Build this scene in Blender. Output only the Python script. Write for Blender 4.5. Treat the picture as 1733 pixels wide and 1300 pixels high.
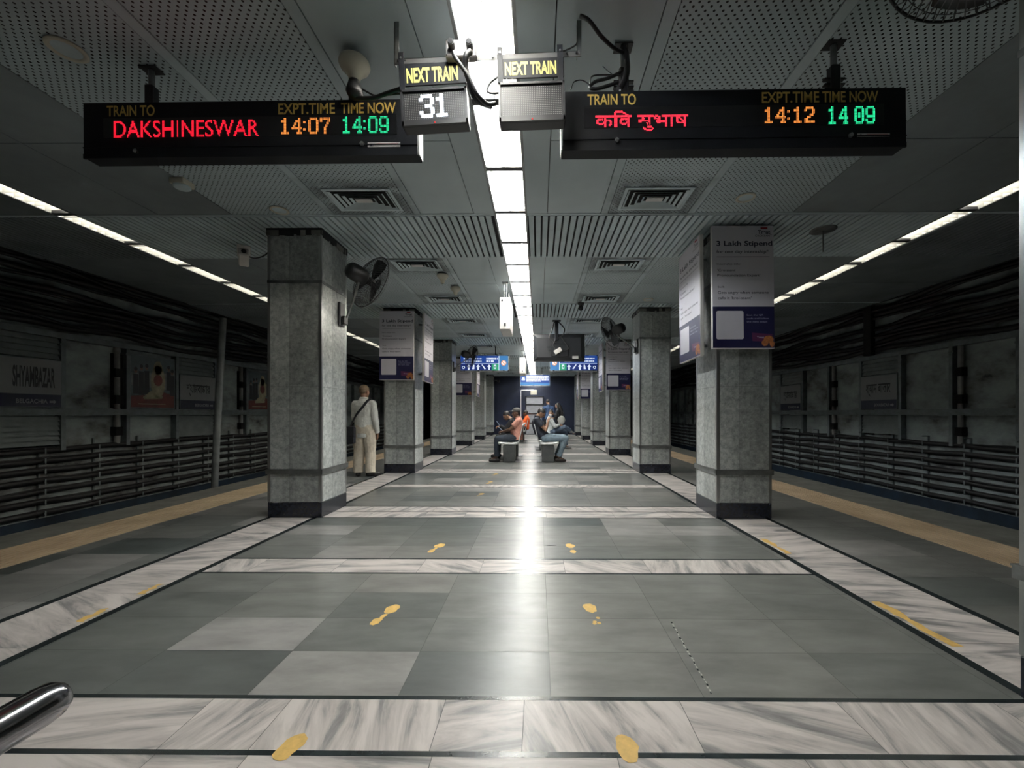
import bpy, math, random
from math import pi, sin, cos, radians
from mathutils import Vector, Matrix

for o in list(bpy.data.objects):
    bpy.data.objects.remove(o, do_unlink=True)
S = bpy.context.scene
COL = S.collection

# ------------------------------------------------------------------ camera, world, exposure
H = 1.13                     # eye height above the platform
F = 700.0                    # focal length in pixels of the 1733 x 1300 frame
YAW = 0.0084
PPX, PPY = 905.1, 700.0
cd = bpy.data.cameras.new('camera')
cd.sensor_fit = 'HORIZONTAL'
cd.sensor_width = 36.0
cd.lens = 36.0 * F / 1733.0
cd.shift_x = (866.5 - PPX) / 1733.0
cd.shift_y = (PPY - 650.0) / 1733.0
cd.clip_start = 0.02
cam = bpy.data.objects.new('camera', cd)
cam.location = (0, 0, H)
cam.rotation_euler = (pi / 2, 0, YAW)
COL.objects.link(cam)
S.camera = cam

w = bpy.data.worlds.new('world')
S.world = w
w.use_nodes = True
w.node_tree.nodes['Background'].inputs[0].default_value = (0.5, 0.6, 0.65, 1)
w.node_tree.nodes['Background'].inputs[1].default_value = 0.0
S.view_settings.view_transform = 'Standard'
S.view_settings.look = 'None'
S.view_settings.gamma = 1.0
S.view_settings.use_curve_mapping = False
S.view_settings.exposure = 0.0
TUBE = 222.0                  # central ceiling tubes
SIDE = 38.0                   # tubes above the platform edges

def at(px, py, Y):
    x = (px - PPX) / F
    z = (PPY - py) / F
    c, s = cos(YAW), sin(YAW)
    dx, dy = -s + x * c, c + x * s
    k = Y / dy
    return Vector((dx * k, Y, H + z * k))

R = random.Random(7)

# ------------------------------------------------------------------ materials
MATS = {}
def nt(name):
    m = bpy.data.materials.new(name)
    m.use_nodes = True
    t = m.node_tree
    return m, t, t.nodes['Principled BSDF']

def mat(name, col, rough=0.5, metal=0.0, spec=0.5, noise=None, bump=None, emit=None, strength=0.0, rnoise=None, stretch=None):
    """noise = (scale, amount) darkens and lightens the colour; bump = (scale, strength); stretch scales the noise coordinates"""
    if name in MATS:
        return MATS[name]
    m, t, b = nt(name)
    L = t.links
    b.inputs['Base Color'].default_value = (*col, 1)
    b.inputs['Roughness'].default_value = rough
    b.inputs['Metallic'].default_value = metal
    b.inputs['Specular IOR Level'].default_value = spec
    if noise or bump or rnoise:
        tc = t.nodes.new('ShaderNodeTexCoord')
        src = tc.outputs['Object']
        if stretch:
            mp = t.nodes.new('ShaderNodeMapping')
            mp.inputs['Scale'].default_value = stretch
            L.new(src, mp.inputs[0])
            src = mp.outputs[0]
    if noise:
        n = t.nodes.new('ShaderNodeTexNoise')
        n.inputs['Scale'].default_value = noise[0]
        n.inputs['Detail'].default_value = 6
        n.inputs['Roughness'].default_value = 0.65
        L.new(src, n.inputs['Vector'])
        r = t.nodes.new('ShaderNodeValToRGB')
        a = noise[1]
        r.color_ramp.elements[0].position = 0.3
        r.color_ramp.elements[1].position = 0.7
        r.color_ramp.elements[0].color = (*[max(0, c * (1 - a)) for c in col], 1)
        r.color_ramp.elements[1].color = (*[min(1, c * (1 + a)) for c in col], 1)
        L.new(n.outputs['Fac'], r.inputs[0])
        L.new(r.outputs[0], b.inputs['Base Color'])
    if rnoise:
        n = t.nodes.new('ShaderNodeTexNoise')
        n.inputs['Scale'].default_value = rnoise[0]
        n.inputs['Detail'].default_value = 4
        L.new(src, n.inputs['Vector'])
        mr = t.nodes.new('ShaderNodeMapRange')
        mr.inputs['To Min'].default_value = rnoise[1]
        mr.inputs['To Max'].default_value = rnoise[2]
        mr.inputs['From Min'].default_value = 0.3
        mr.inputs['From Max'].default_value = 0.7
        L.new(n.outputs['Fac'], mr.inputs[0])
        L.new(mr.outputs[0], b.inputs['Roughness'])
    if bump:
        n = t.nodes.new('ShaderNodeTexNoise')
        n.inputs['Scale'].default_value = bump[0]
        n.inputs['Detail'].default_value = 5
        L.new(src, n.inputs['Vector'])
        bp = t.nodes.new('ShaderNodeBump')
        bp.inputs['Strength'].default_value = bump[1]
        bp.inputs['Distance'].default_value = 0.02
        L.new(n.outputs['Fac'], bp.inputs['Height'])
        L.new(bp.outputs[0], b.inputs['Normal'])
    if emit:
        b.inputs['Emission Color'].default_value = (*emit, 1)
        b.inputs['Emission Strength'].default_value = strength
    MATS[name] = m
    return m

def node(t, kind, **kw):
    n = t.nodes.new(kind)
    for k, v in kw.items():
        setattr(n, k, v)
    return n

def slab_mat():
    """green-grey stone slabs: one tone per slab from the face attribute"""
    m, t, b = nt('green_slab')
    L = t.links
    at_ = node(t, 'ShaderNodeAttribute', attribute_name='tone')
    tc = node(t, 'ShaderNodeTexCoord')
    off = node(t, 'ShaderNodeVectorMath', operation='MULTIPLY_ADD')
    L.new(at_.outputs['Fac'], off.inputs[0])
    off.inputs[1].default_value = (37, 53, 11)
    L.new(tc.outputs['Object'], off.inputs[2])
    mp = node(t, 'ShaderNodeMapping')
    mp.inputs['Scale'].default_value = (1.2, 3.2, 1)
    L.new(off.outputs[0], mp.inputs[0])
    n = node(t, 'ShaderNodeTexNoise')
    n.inputs['Scale'].default_value = 2.6
    n.inputs['Detail'].default_value = 7
    n.inputs['Roughness'].default_value = 0.6
    L.new(mp.outputs[0], n.inputs['Vector'])
    r = node(t, 'ShaderNodeValToRGB')
    e = r.color_ramp.elements
    e[0].position, e[0].color = 0.0, (0.052, 0.066, 0.066, 1)
    e[1].position, e[1].color = 1.0, (0.30, 0.295, 0.285, 1)
    x = e.new(0.45); x.color = (0.162, 0.167, 0.157, 1)
    x = e.new(0.7); x.color = (0.212, 0.209, 0.197, 1)
    L.new(at_.outputs['Fac'], r.inputs[0])
    mr = node(t, 'ShaderNodeMapRange')
    mr.inputs['From Min'].default_value = 0.3
    mr.inputs['From Max'].default_value = 0.7
    mr.inputs['To Min'].default_value = 0.72
    mr.inputs['To Max'].default_value = 1.22
    L.new(n.outputs['Fac'], mr.inputs[0])
    mx = node(t, 'ShaderNodeVectorMath', operation='SCALE')
    L.new(r.outputs[0], mx.inputs[0])
    L.new(mr.outputs[0], mx.inputs['Scale'])
    L.new(mx.outputs[0], b.inputs['Base Color'])
    n2 = node(t, 'ShaderNodeTexNoise')
    n2.inputs['Scale'].default_value = 5
    n2.inputs['Detail'].default_value = 5
    L.new(mp.outputs[0], n2.inputs['Vector'])
    m2 = node(t, 'ShaderNodeMapRange')
    m2.inputs['To Min'].default_value = 0.27
    m2.inputs['To Max'].default_value = 0.36
    L.new(n2.outputs['Fac'], m2.inputs[0])
    L.new(m2.outputs[0], b.inputs['Roughness'])
    bp = node(t, 'ShaderNodeBump')
    bp.inputs['Strength'].default_value = 0.05
    bp.inputs['Distance'].default_value = 0.01
    L.new(n2.outputs['Fac'], bp.inputs['Height'])
    L.new(bp.outputs[0], b.inputs['Normal'])
    b.inputs['Specular IOR Level'].default_value = 0.6
    return m

def marble_mat():
    """white marble, veins turned to another angle in every piece"""
    m, t, b = nt('white_marble')
    L = t.links
    at_ = node(t, 'ShaderNodeAttribute', attribute_name='tone')
    tc = node(t, 'ShaderNodeTexCoord')
    off = node(t, 'ShaderNodeVectorMath', operation='MULTIPLY_ADD')
    L.new(at_.outputs['Fac'], off.inputs[0])
    off.inputs[1].default_value = (61, 43, 0)
    L.new(tc.outputs['Object'], off.inputs[2])
    ang = node(t, 'ShaderNodeMath', operation='MULTIPLY_ADD')
    L.new(at_.outputs['Fac'], ang.inputs[0])
    ang.inputs[1].default_value = 2.4
    ang.inputs[2].default_value = -0.35
    vr = node(t, 'ShaderNodeVectorRotate', rotation_type='Z_AXIS')
    L.new(off.outputs[0], vr.inputs['Vector'])
    L.new(ang.outputs[0], vr.inputs['Angle'])
    mp = node(t, 'ShaderNodeMapping')
    mp.inputs['Scale'].default_value = (0.9, 5.5, 1)
    L.new(vr.outputs[0], mp.inputs[0])
    n = node(t, 'ShaderNodeTexNoise')
    n.inputs['Scale'].default_value = 2.1
    n.inputs['Detail'].default_value = 8
    n.inputs['Roughness'].default_value = 0.62
    n.inputs['Distortion'].default_value = 0.6
    L.new(mp.outputs[0], n.inputs['Vector'])
    r = node(t, 'ShaderNodeValToRGB')
    e = r.color_ramp.elements
    e[0].position, e[0].color = 0.28, (0.13, 0.13, 0.125, 1)
    e[1].position, e[1].color = 0.60, (0.64, 0.59, 0.56, 1)
    x = e.new(0.40); x.color = (0.28, 0.27, 0.265, 1)
    x = e.new(0.47); x.color = (0.46, 0.425, 0.405, 1)
    L.new(n.outputs['Fac'], r.inputs[0])
    L.new(r.outputs[0], b.inputs['Base Color'])
    b.inputs['Roughness'].default_value = 0.32
    return m

def soot(t, src):
    """grey dirt blown out of the air vents: 1 near a vent, broken up by noise"""
    L = t.links
    def mth(op, a_, b_=None):
        n = node(t, 'ShaderNodeMath', operation=op)
        for i, q in enumerate((a_, b_)):
            if q is None: continue
            if isinstance(q, (int, float)): n.inputs[i].default_value = q
            else: L.new(q, n.inputs[i])
        return n.outputs[0]
    sx = node(t, 'ShaderNodeSeparateXYZ')
    L.new(src, sx.inputs[0])
    dx = mth('ABSOLUTE', mth('SUBTRACT', mth('ABSOLUTE', mth('ADD', sx.outputs[0], .2775)), 1.3675))
    y = mth('SUBTRACT', mth('FLOORED_MODULO', mth('ADD', sx.outputs[1], 3.38 / 2 - 1.37), 3.38), 3.38 / 2)
    dy = mth('ABSOLUTE', mth('SUBTRACT', mth('ABSOLUTE', y), .86))
    d_ = mth('MAXIMUM', mth('SUBTRACT', dx, .30), mth('SUBTRACT', dy, .19))
    mr = node(t, 'ShaderNodeMapRange')
    mr.inputs['From Min'].default_value = 0.0
    mr.inputs['From Max'].default_value = 0.20
    mr.inputs['To Min'].default_value = 1.0
    mr.inputs['To Max'].default_value = 0.0
    L.new(d_, mr.inputs[0])
    n = node(t, 'ShaderNodeTexNoise')
    n.inputs['Scale'].default_value = 5
    n.inputs['Detail'].default_value = 5
    L.new(src, n.inputs['Vector'])
    m2 = node(t, 'ShaderNodeMapRange')
    m2.inputs['From Min'].default_value = 0.30
    m2.inputs['From Max'].default_value = 0.52
    L.new(n.outputs['Fac'], m2.inputs[0])
    far = mth('MULTIPLY', mth('GREATER_THAN', sx.outputs[1], 2.9), .88)
    return mth('MULTIPLY', mth('MULTIPLY', mr.outputs[0], m2.outputs[0]), far)

def dirty_sheet_mat():
    m, t, b = nt('ceiling_sheet')
    L = t.links
    tc = node(t, 'ShaderNodeTexCoord')
    n = node(t, 'ShaderNodeTexNoise')
    n.inputs['Scale'].default_value = 1.1
    n.inputs['Detail'].default_value = 6
    L.new(tc.outputs['Object'], n.inputs['Vector'])
    r = node(t, 'ShaderNodeValToRGB')
    r.color_ramp.elements[0].position = 0.3
    r.color_ramp.elements[0].color = (0.40, 0.475, 0.50, 1)
    r.color_ramp.elements[1].position = 0.7
    r.color_ramp.elements[1].color = (0.52, 0.60, 0.625, 1)
    L.new(n.outputs['Fac'], r.inputs[0])
    mx = node(t, 'ShaderNodeMix', data_type='RGBA')
    L.new(soot(t, tc.outputs['Object']), mx.inputs['Factor'])
    L.new(r.outputs[0], mx.inputs['A'])
    mx.inputs['B'].default_value = (0.03, 0.032, 0.032, 1)
    L.new(mx.outputs['Result'], b.inputs['Base Color'])
    b.inputs['Roughness'].default_value = 0.45
    return m

def perforated_mat():
    """grey metal ceiling sheet with a staggered grid of small black holes"""
    m, t, b = nt('perforated_sheet')
    L = t.links
    tc = node(t, 'ShaderNodeTexCoord')
    vr = node(t, 'ShaderNodeVectorRotate', rotation_type='Z_AXIS')
    vr.inputs['Angle'].default_value = pi / 4
    L.new(tc.outputs['Object'], vr.inputs['Vector'])
    sc = node(t, 'ShaderNodeVectorMath', operation='SCALE')
    sc.inputs['Scale'].default_value = 1 / 0.032
    L.new(vr.outputs[0], sc.inputs[0])
    fr = node(t, 'ShaderNodeVectorMath', operation='FRACTION')
    L.new(sc.outputs[0], fr.inputs[0])
    sb = node(t, 'ShaderNodeVectorMath', operation='SUBTRACT')
    sb.inputs[1].default_value = (0.5, 0.5, 0)
    L.new(fr.outputs[0], sb.inputs[0])
    ml = node(t, 'ShaderNodeVectorMath', operation='MULTIPLY')
    ml.inputs[1].default_value = (1, 1, 0)
    L.new(sb.outputs[0], ml.inputs[0])
    ln = node(t, 'ShaderNodeVectorMath', operation='LENGTH')
    L.new(ml.outputs[0], ln.inputs[0])
    lt = node(t, 'ShaderNodeMath', operation='LESS_THAN')
    lt.inputs[1].default_value = 0.2
    L.new(ln.outputs['Value'], lt.inputs[0])
    n = node(t, 'ShaderNodeTexNoise')
    n.inputs['Scale'].default_value = 1.6
    n.inputs['Detail'].default_value = 6
    L.new(tc.outputs['Object'], n.inputs['Vector'])
    r = node(t, 'ShaderNodeValToRGB')
    r.color_ramp.elements[0].position = 0.3
    r.color_ramp.elements[0].color = (0.38, 0.455, 0.48, 1)
    r.color_ramp.elements[1].position = 0.7
    r.color_ramp.elements[1].color = (0.49, 0.57, 0.595, 1)
    L.new(n.outputs['Fac'], r.inputs[0])
    ms = node(t, 'ShaderNodeMix', data_type='RGBA')
    L.new(soot(t, tc.outputs['Object']), ms.inputs['Factor'])
    L.new(r.outputs[0], ms.inputs['A'])
    ms.inputs['B'].default_value = (0.03, 0.032, 0.032, 1)
    mx = node(t, 'ShaderNodeMix', data_type='RGBA')
    L.new(lt.outputs[0], mx.inputs['Factor'])
    L.new(ms.outputs['Result'], mx.inputs['A'])
    mx.inputs['B'].default_value = (0.006, 0.006, 0.006, 1)
    L.new(mx.outputs['Result'], b.inputs['Base Color'])
    b.inputs['Roughness'].default_value = 0.5
    return m

def plaster_mat():
    """dirty tunnel plaster with broken patches and cracks"""
    m, t, b = nt('tunnel_plaster')
    L = t.links
    tc = node(t, 'ShaderNodeTexCoord')
    mp = node(t, 'ShaderNodeMapping')
    mp.inputs['Scale'].default_value = (1, 1, 1.6)
    L.new(tc.outputs['Object'], mp.inputs[0])
    n = node(t, 'ShaderNodeTexNoise')
    n.inputs['Scale'].default_value = 1.5
    n.inputs['Detail'].default_value = 9
    n.inputs['Roughness'].default_value = 0.62
    L.new(mp.outputs[0], n.inputs['Vector'])
    r = node(t, 'ShaderNodeValToRGB')
    e = r.color_ramp.elements
    e[0].position, e[0].color = 0.31, (0.05, 0.055, 0.055, 1)
    e[1].position, e[1].color = 0.66, (0.36, 0.41, 0.40, 1)
    x = e.new(0.39); x.color = (0.17, 0.175, 0.17, 1)
    x = e.new(0.5); x.color = (0.26, 0.30, 0.295, 1)
    L.new(n.outputs['Fac'], r.inputs[0])
    L.new(r.outputs[0], b.inputs['Base Color'])
    b.inputs['Roughness'].default_value = 0.85
    bp = node(t, 'ShaderNodeBump')
    bp.inputs['Strength'].default_value = 0.5
    bp.inputs['Distance'].default_value = 0.05
    L.new(n.outputs['Fac'], bp.inputs['Height'])
    L.new(bp.outputs[0], b.inputs['Normal'])
    return m

def granite_mat():
    """speckled grey-green column granite, tone per slab"""
    m, t, b = nt('column_granite')
    L = t.links
    at_ = node(t, 'ShaderNodeAttribute', attribute_name='tone')
    tc = node(t, 'ShaderNodeTexCoord')
    n = node(t, 'ShaderNodeTexNoise')
    n.inputs['Scale'].default_value = 26
    n.inputs['Detail'].default_value = 6
    n.inputs['Roughness'].default_value = 0.7
    L.new(tc.outputs['Object'], n.inputs['Vector'])
    r = node(t, 'ShaderNodeValToRGB')
    e = r.color_ramp.elements
    e[0].position, e[0].color = 0.3, (0.148, 0.166, 0.162, 1)
    e[1].position, e[1].color = 0.7, (0.435, 0.452, 0.44, 1)
    L.new(n.outputs['Fac'], r.inputs[0])
    n2 = node(t, 'ShaderNodeTexNoise')
    n2.inputs['Scale'].default_value = 3
    n2.inputs['Detail'].default_value = 5
    mp = node(t, 'ShaderNodeMapping')
    mp.inputs['Scale'].default_value = (2, 2, 0.5)
    L.new(tc.outputs['Object'], mp.inputs[0])
    L.new(mp.outputs[0], n2.inputs['Vector'])
    ad = node(t, 'ShaderNodeMath', operation='MULTIPLY_ADD')
    L.new(n2.outputs['Fac'], ad.inputs[0])
    ad.inputs[1].default_value = 0.7
    L.new(at_.outputs['Fac'], ad.inputs[2])
    mx = node(t, 'ShaderNodeVectorMath', operation='SCALE')
    L.new(r.outputs[0], mx.inputs[0])
    L.new(ad.outputs[0], mx.inputs['Scale'])
    L.new(mx.outputs[0], b.inputs['Base Color'])
    b.inputs['Roughness'].default_value = 0.3
    return m

def tactile_mat():
    m, t, b = nt('tactile_yellow')
    L = t.links
    tc = node(t, 'ShaderNodeTexCoord')
    n = node(t, 'ShaderNodeTexNoise')
    n.inputs['Scale'].default_value = 3
    n.inputs['Detail'].default_value = 6
    L.new(tc.outputs['Object'], n.inputs['Vector'])
    r = node(t, 'ShaderNodeValToRGB')
    r.color_ramp.elements[0].position = 0.3
    r.color_ramp.elements[0].color = (0.45, 0.33, 0.21, 1)
    r.color_ramp.elements[1].position = 0.7
    r.color_ramp.elements[1].color = (0.64, 0.50, 0.34, 1)
    L.new(n.outputs['Fac'], r.inputs[0])
    L.new(r.outputs[0], b.inputs['Base Color'])
    b.inputs['Roughness'].default_value = 0.6
    return m

M = {
    'slab': slab_mat(), 'marble': marble_mat(), 'perf': perforated_mat(), 'plaster': plaster_mat(),
    'granite': granite_mat(), 'tactile': tactile_mat(),
    'strip': mat('dark_inlay', (0.018, 0.024, 0.026), 0.25, noise=(6, 0.4)),
    'grout': mat('grout', (0.10, 0.105, 0.10), 0.7),
    'coping': mat('coping_stone', (0.17, 0.17, 0.155), 0.55, noise=(4, 0.35)),
    'black_granite': mat('black_granite', (0.012, 0.014, 0.022), 0.22, noise=(30, 0.5)),
    'steel': mat('brushed_steel', (0.42, 0.43, 0.43), 0.3, 0.9, noise=(8, 0.25), rnoise=(9, 0.2, 0.45)),
    'dull_steel': mat('dull_steel', (0.20, 0.21, 0.21), 0.38, 0.7, noise=(8, 0.3)),
    'bench_steel': mat('bench_seat_steel', (0.60, 0.61, 0.60), 0.42, 0.35, noise=(6, 0.12)),
    'guard': mat('guard_steel', (0.40, 0.41, 0.41), 0.3, 0.85),
    'bar': mat('galvanised_bar', (0.10, 0.098, 0.096), 0.6, 0.1, noise=(9, 0.2)),
    'chrome': mat('polished_steel', (0.30, 0.30, 0.32), 0.16, 1.0),
    'ceil': dirty_sheet_mat(), 'ceil_outer': mat('vignetted_ceiling_sheet', (0.24, 0.275, 0.29), 0.5, noise=(1.1, 0.2)),  # outer sheets: lens vignette painted in as a darker ceiling colour
    'soffit': mat('vignetted_soffit', (0.15, 0.175, 0.185), 0.6, noise=(1.3, 0.3)),  # outermost panels and ribs: stronger edge-of-frame darkening put into the colour
    'rib': mat('ceiling_rib', (0.50, 0.59, 0.615), 0.45, noise=(2.5, 0.15)),
    'void': mat('dark_void', (0.004, 0.004, 0.004), 0.9),
    'dusty_black': mat('sooty_black', (0.015, 0.015, 0.016), 0.7, noise=(5, 0.5)),
    'cable': mat('cable_sheath', (0.012, 0.012, 0.013), 0.5, noise=(6, 0.5)),
    'white_paint': mat('white_enamel', (0.62, 0.60, 0.58), 0.4, noise=(5, 0.06)),
    'lamp_white': mat('louvre_white', (0.72, 0.72, 0.70), 0.35),
    'case': mat('sign_case_black', (0.006, 0.007, 0.010), 0.6, 0.0, 0.3, noise=(7, 0.3)),
    'panel': mat('sign_display_glass', (0.010, 0.010, 0.012), 0.3),
    'yellow_text': mat('yellow_lettering', (0.80, 0.54, 0.13), 0.6),
    'bright_yellow': mat('pale_yellow_lettering', (0.85, 0.76, 0.24), 0.6),
    'frame': mat('grey_frame_steel', (0.17, 0.195, 0.20), 0.5, 0.3, noise=(6, 0.3)),
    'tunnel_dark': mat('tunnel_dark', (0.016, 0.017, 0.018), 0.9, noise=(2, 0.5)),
    'blue_band': mat('blue_band_paint', (0.008, 0.02, 0.038), 0.5, noise=(2, 0.6)),
    'navy': mat('navy_tile', (0.010, 0.014, 0.032), 0.3, noise=(1.2, 0.5)),
    'cream': mat('cream_plastic', (0.60, 0.57, 0.47), 0.4),
    'black_plastic': mat('black_plastic', (0.012, 0.012, 0.014), 0.45),
    'paper': mat('poster_paper', (0.60, 0.58, 0.63), 0.5, noise=(3, 0.04)),
    'ink': mat('poster_ink', (0.015, 0.015, 0.04), 0.5),
    'poster_navy': mat('poster_navy', (0.012, 0.012, 0.055), 0.45),
    'socket': mat('socket_plate', (0.27, 0.25, 0.25), 0.5),
    'pedestal': mat('bench_pedestal', (0.10, 0.105, 0.105), 0.4, 0.5, noise=(6, 0.25)),
    'alu': mat('louvre_aluminium', (0.34, 0.335, 0.31), 0.4),
    'tape': mat('yellow_tape', (0.68, 0.44, 0.13), 0.55, noise=(20, 0.2)),
}
# ------------------------------------------------------------------ mesh builder
class MB:
    def __init__(self):
        self.v, self.f, self.mi, self.sm, self.tone = [], [], [], [], []
    def add(self, verts, faces, mi=0, smooth=False, tone=0.5, M4=None):
        k = len(self.v)
        if M4 is not None:
            verts = [M4 @ Vector(p) for p in verts]
        self.v += [tuple(p) for p in verts]
        for q in faces:
            self.f.append(tuple(i + k for i in q))
            self.mi.append(mi); self.sm.append(smooth); self.tone.append(tone)
        return self
    def box(self, x0, x1, y0, y1, z0, z1, mi=0, tone=0.5, M4=None):
        v = [(x, y, z) for z in (z0, z1) for y in (y0, y1) for x in (x0, x1)]
        f = [(0, 2, 3, 1), (4, 5, 7, 6), (0, 1, 5, 4), (2, 6, 7, 3), (0, 4, 6, 2), (1, 3, 7, 5)]
        return self.add(v, f, mi, False, tone, M4)
    def rbox(self, x0, x1, y0, y1, z0, z1, r=0.01, mi=0, tone=0.5, M4=None):
        """box with chamfered edges"""
        v, f = [], []
        c = [(x0 + x1) / 2, (y0 + y1) / 2, (z0 + z1) / 2]
        h = [(x1 - x0) / 2, (y1 - y0) / 2, (z1 - z0) / 2]
        r = min(r, *[q * 0.49 for q in h])
        idx = {}
        for sx in (-1, 1):
            for sy in (-1, 1):
                for sz in (-1, 1):
                    s = (sx, sy, sz)
                    for a in range(3):
                        p = [c[i] + s[i] * (h[i] if i == a else h[i] - r) for i in range(3)]
                        idx[s + (a,)] = len(v); v.append(p)
        def face(keys, nrm):
            q = [idx[k] for k in keys]
            a, b_, c_ = (Vector(v[i]) for i in q[:3])
            if (b_ - a).cross(c_ - a).dot(Vector(nrm)) < 0:
                q.reverse()
            f.append(tuple(q))
        for a in range(3):
            b_, d = [i for i in range(3) if i != a]
            for s in (-1, 1):
                ks = []
                for p, q in ((-1, -1), (1, -1), (1, 1), (-1, 1)):
                    e = [0, 0, 0]; e[a] = s; e[b_] = p; e[d] = q
                    ks.append(tuple(e) + (a,))
                n = [0, 0, 0]; n[a] = s
                face(ks, n)
        for a in range(3):
            b_, d = [i for i in range(3) if i != a]
            for p in (-1, 1):
                for q in (-1, 1):
                    e0 = [0, 0, 0]; e0[b_] = p; e0[d] = q
                    e1 = list(e0); e0[a] = -1; e1[a] = 1
                    n = [0, 0, 0]; n[b_] = p; n[d] = q
                    face([tuple(e0) + (b_,), tuple(e1) + (b_,), tuple(e1) + (d,), tuple(e0) + (d,)], n)
        for sx in (-1, 1):
            for sy in (-1, 1):
                for sz in (-1, 1):
                    s = (sx, sy, sz)
                    face([s + (0,), s + (1,), s + (2,)], s)
        return self.add(v, f, mi, False, tone, M4)
    def quad(self, a, b, c, d, mi=0, tone=0.5):
        return self.add([a, b, c, d], [(0, 1, 2, 3)], mi, False, tone)
    def poly(self, pts, mi=0, tone=0.5):
        return self.add(pts, [tuple(range(len(pts)))], mi, False, tone)
    def prism(self, pts, y0, y1, mi=0, M4=None):
        """pts in the XZ plane, pushed along Y"""
        n = len(pts)
        v = [(x, y0, z) for x, z in pts] + [(x, y1, z) for x, z in pts]
        f = [tuple(range(n)), tuple(range(2 * n - 1, n - 1, -1))]
        f += [(i, i + n, (i + 1) % n + n, (i + 1) % n) for i in range(n)]
        return self.add(v, f, mi, False, 0.5, M4)
    def tube(self, pts, r, n=8, mi=0, closed=False, caps=True, smooth=True, M4=None):
        pts = [Vector(p) for p in pts]
        m = len(pts)
        rr = r if isinstance(r, (list, tuple)) else [r] * m
        up = None
        v, f = [], []
        for i, p in enumerate(pts):
            a = pts[i - 1] if (i > 0 or closed) else p
            b = pts[(i + 1) % m] if (i < m - 1 or closed) else p
            t = (b - a)
            if t.length < 1e-9:
                t = Vector((0, 0, 1))
            t.normalize()
            if up is None:
                up = Vector((0, 0, 1)) if abs(t.z) < 0.9 else Vector((1, 0, 0))
            s = t.cross(up)
            if s.length < 1e-6:
                s = t.orthogonal()
            s.normalize()
            up = s.cross(t).normalized()
            for k in range(n):
                g = 2 * pi * k / n
                v.append(p + s * (cos(g) * rr[i]) + up * (sin(g) * rr[i]))
        for i in range(m if closed else m - 1):
            j = (i + 1) % m
            for k in range(n):
                l = (k + 1) % n
                f.append((i * n + k, i * n + l, j * n + l, j * n + k))
        self.add(v, f, mi, smooth, 0.5, M4)
        if caps and not closed:
            self.add(v[:n], [tuple(range(n - 1, -1, -1))], mi, False, 0.5, M4)
            self.add(v[-n:], [tuple(range(n))], mi, False, 0.5, M4)
        return self
    def cyl(self, p0, p1, r, n=12, mi=0, r1=None, M4=None):
        return self.tube([p0, p1], [r, r if r1 is None else r1], n, mi, M4=M4)
    def lathe(self, prof, c=(0, 0, 0), n=24, mi=0, smooth=True, M4=None):
        """prof = (radius, z) rows about Z"""
        v, f = [], []
        for r, z in prof:
            for k in range(n):
                g = 2 * pi * k / n
                v.append((c[0] + r * cos(g), c[1] + r * sin(g), c[2] + z))
        for i in range(len(prof) - 1):
            for k in range(n):
                l = (k + 1) % n
                f.append((i * n + k, i * n + l, (i + 1) * n + l, (i + 1) * n + k))
        return self.add(v, f, mi, smooth, 0.5, M4)
    def ball(self, c, r, n=12, mi=0, M4=None, rot=None):
        rx, ry, rz = r if isinstance(r, (list, tuple)) else (r, r, r)
        v, f = [], []
        h = n // 2
        c = Vector(c)
        for i in range(h + 1):
            t = pi * i / h
            for k in range(n):
                g = 2 * pi * k / n
                p = Vector((rx * sin(t) * cos(g), ry * sin(t) * sin(g), rz * cos(t)))
                if rot is not None:
                    p = rot @ p
                v.append(c + p)
        for i in range(h):
            for k in range(n):
                l = (k + 1) % n
                if i == 0:
                    f.append((k, (i + 1) * n + k, (i + 1) * n + l))
                elif i == h - 1:
                    f.append((i * n + k, (i + 1) * n + k, i * n + l))
                else:
                    f.append((i * n + k, (i + 1) * n + k, (i + 1) * n + l, i * n + l))
        return self.add(v, f, mi, True, 0.5, M4)
    def text(self, s, org, right, up, height, width=None, mi=0, bold=0.0, align='L', lift=0.0):
        """lettering laid on the plane (org, right, up); height is the cap height, width stretches it"""
        vs, tr, (x0, x1, y1) = letters(s, bold)
        k = height / y1
        kx = k if width is None else width / (x1 - x0)
        r, u = Vector(right).normalized(), Vector(up).normalized()
        nn = r.cross(u) * lift
        sh = {'L': 0, 'C': -(x1 - x0) * kx / 2, 'R': -(x1 - x0) * kx}[align]
        o = Vector(org) + nn
        self.add([o + r * ((x - x0) * kx + sh) + u * (y * k) for x, y in vs], tr, mi)
        return self
    def build(self, name, mats, parent=None, loc=None, bevel=None, weld=False):
        me = bpy.data.meshes.new(name)
        me.from_pydata(self.v, [], self.f)
        if not isinstance(mats, (list, tuple)):
            mats = [mats]
        for m in mats:
            me.materials.append(m)
        me.polygons.foreach_set('material_index', self.mi)
        me.polygons.foreach_set('use_smooth', self.sm)
        if len(set(self.tone)) > 1:
            a = me.attributes.new('tone', 'FLOAT', 'FACE')
            a.data.foreach_set('value', self.tone)
        me.update()
        o = bpy.data.objects.new(name, me)
        COL.objects.link(o)
        if parent:
            o.parent = parent
        if loc is not None:
            o.location = loc
        if bevel:
            b = o.modifiers.new('bevel', 'BEVEL')
            b.width = bevel; b.segments = 2; b.limit_method = 'ANGLE'
        return o

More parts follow.
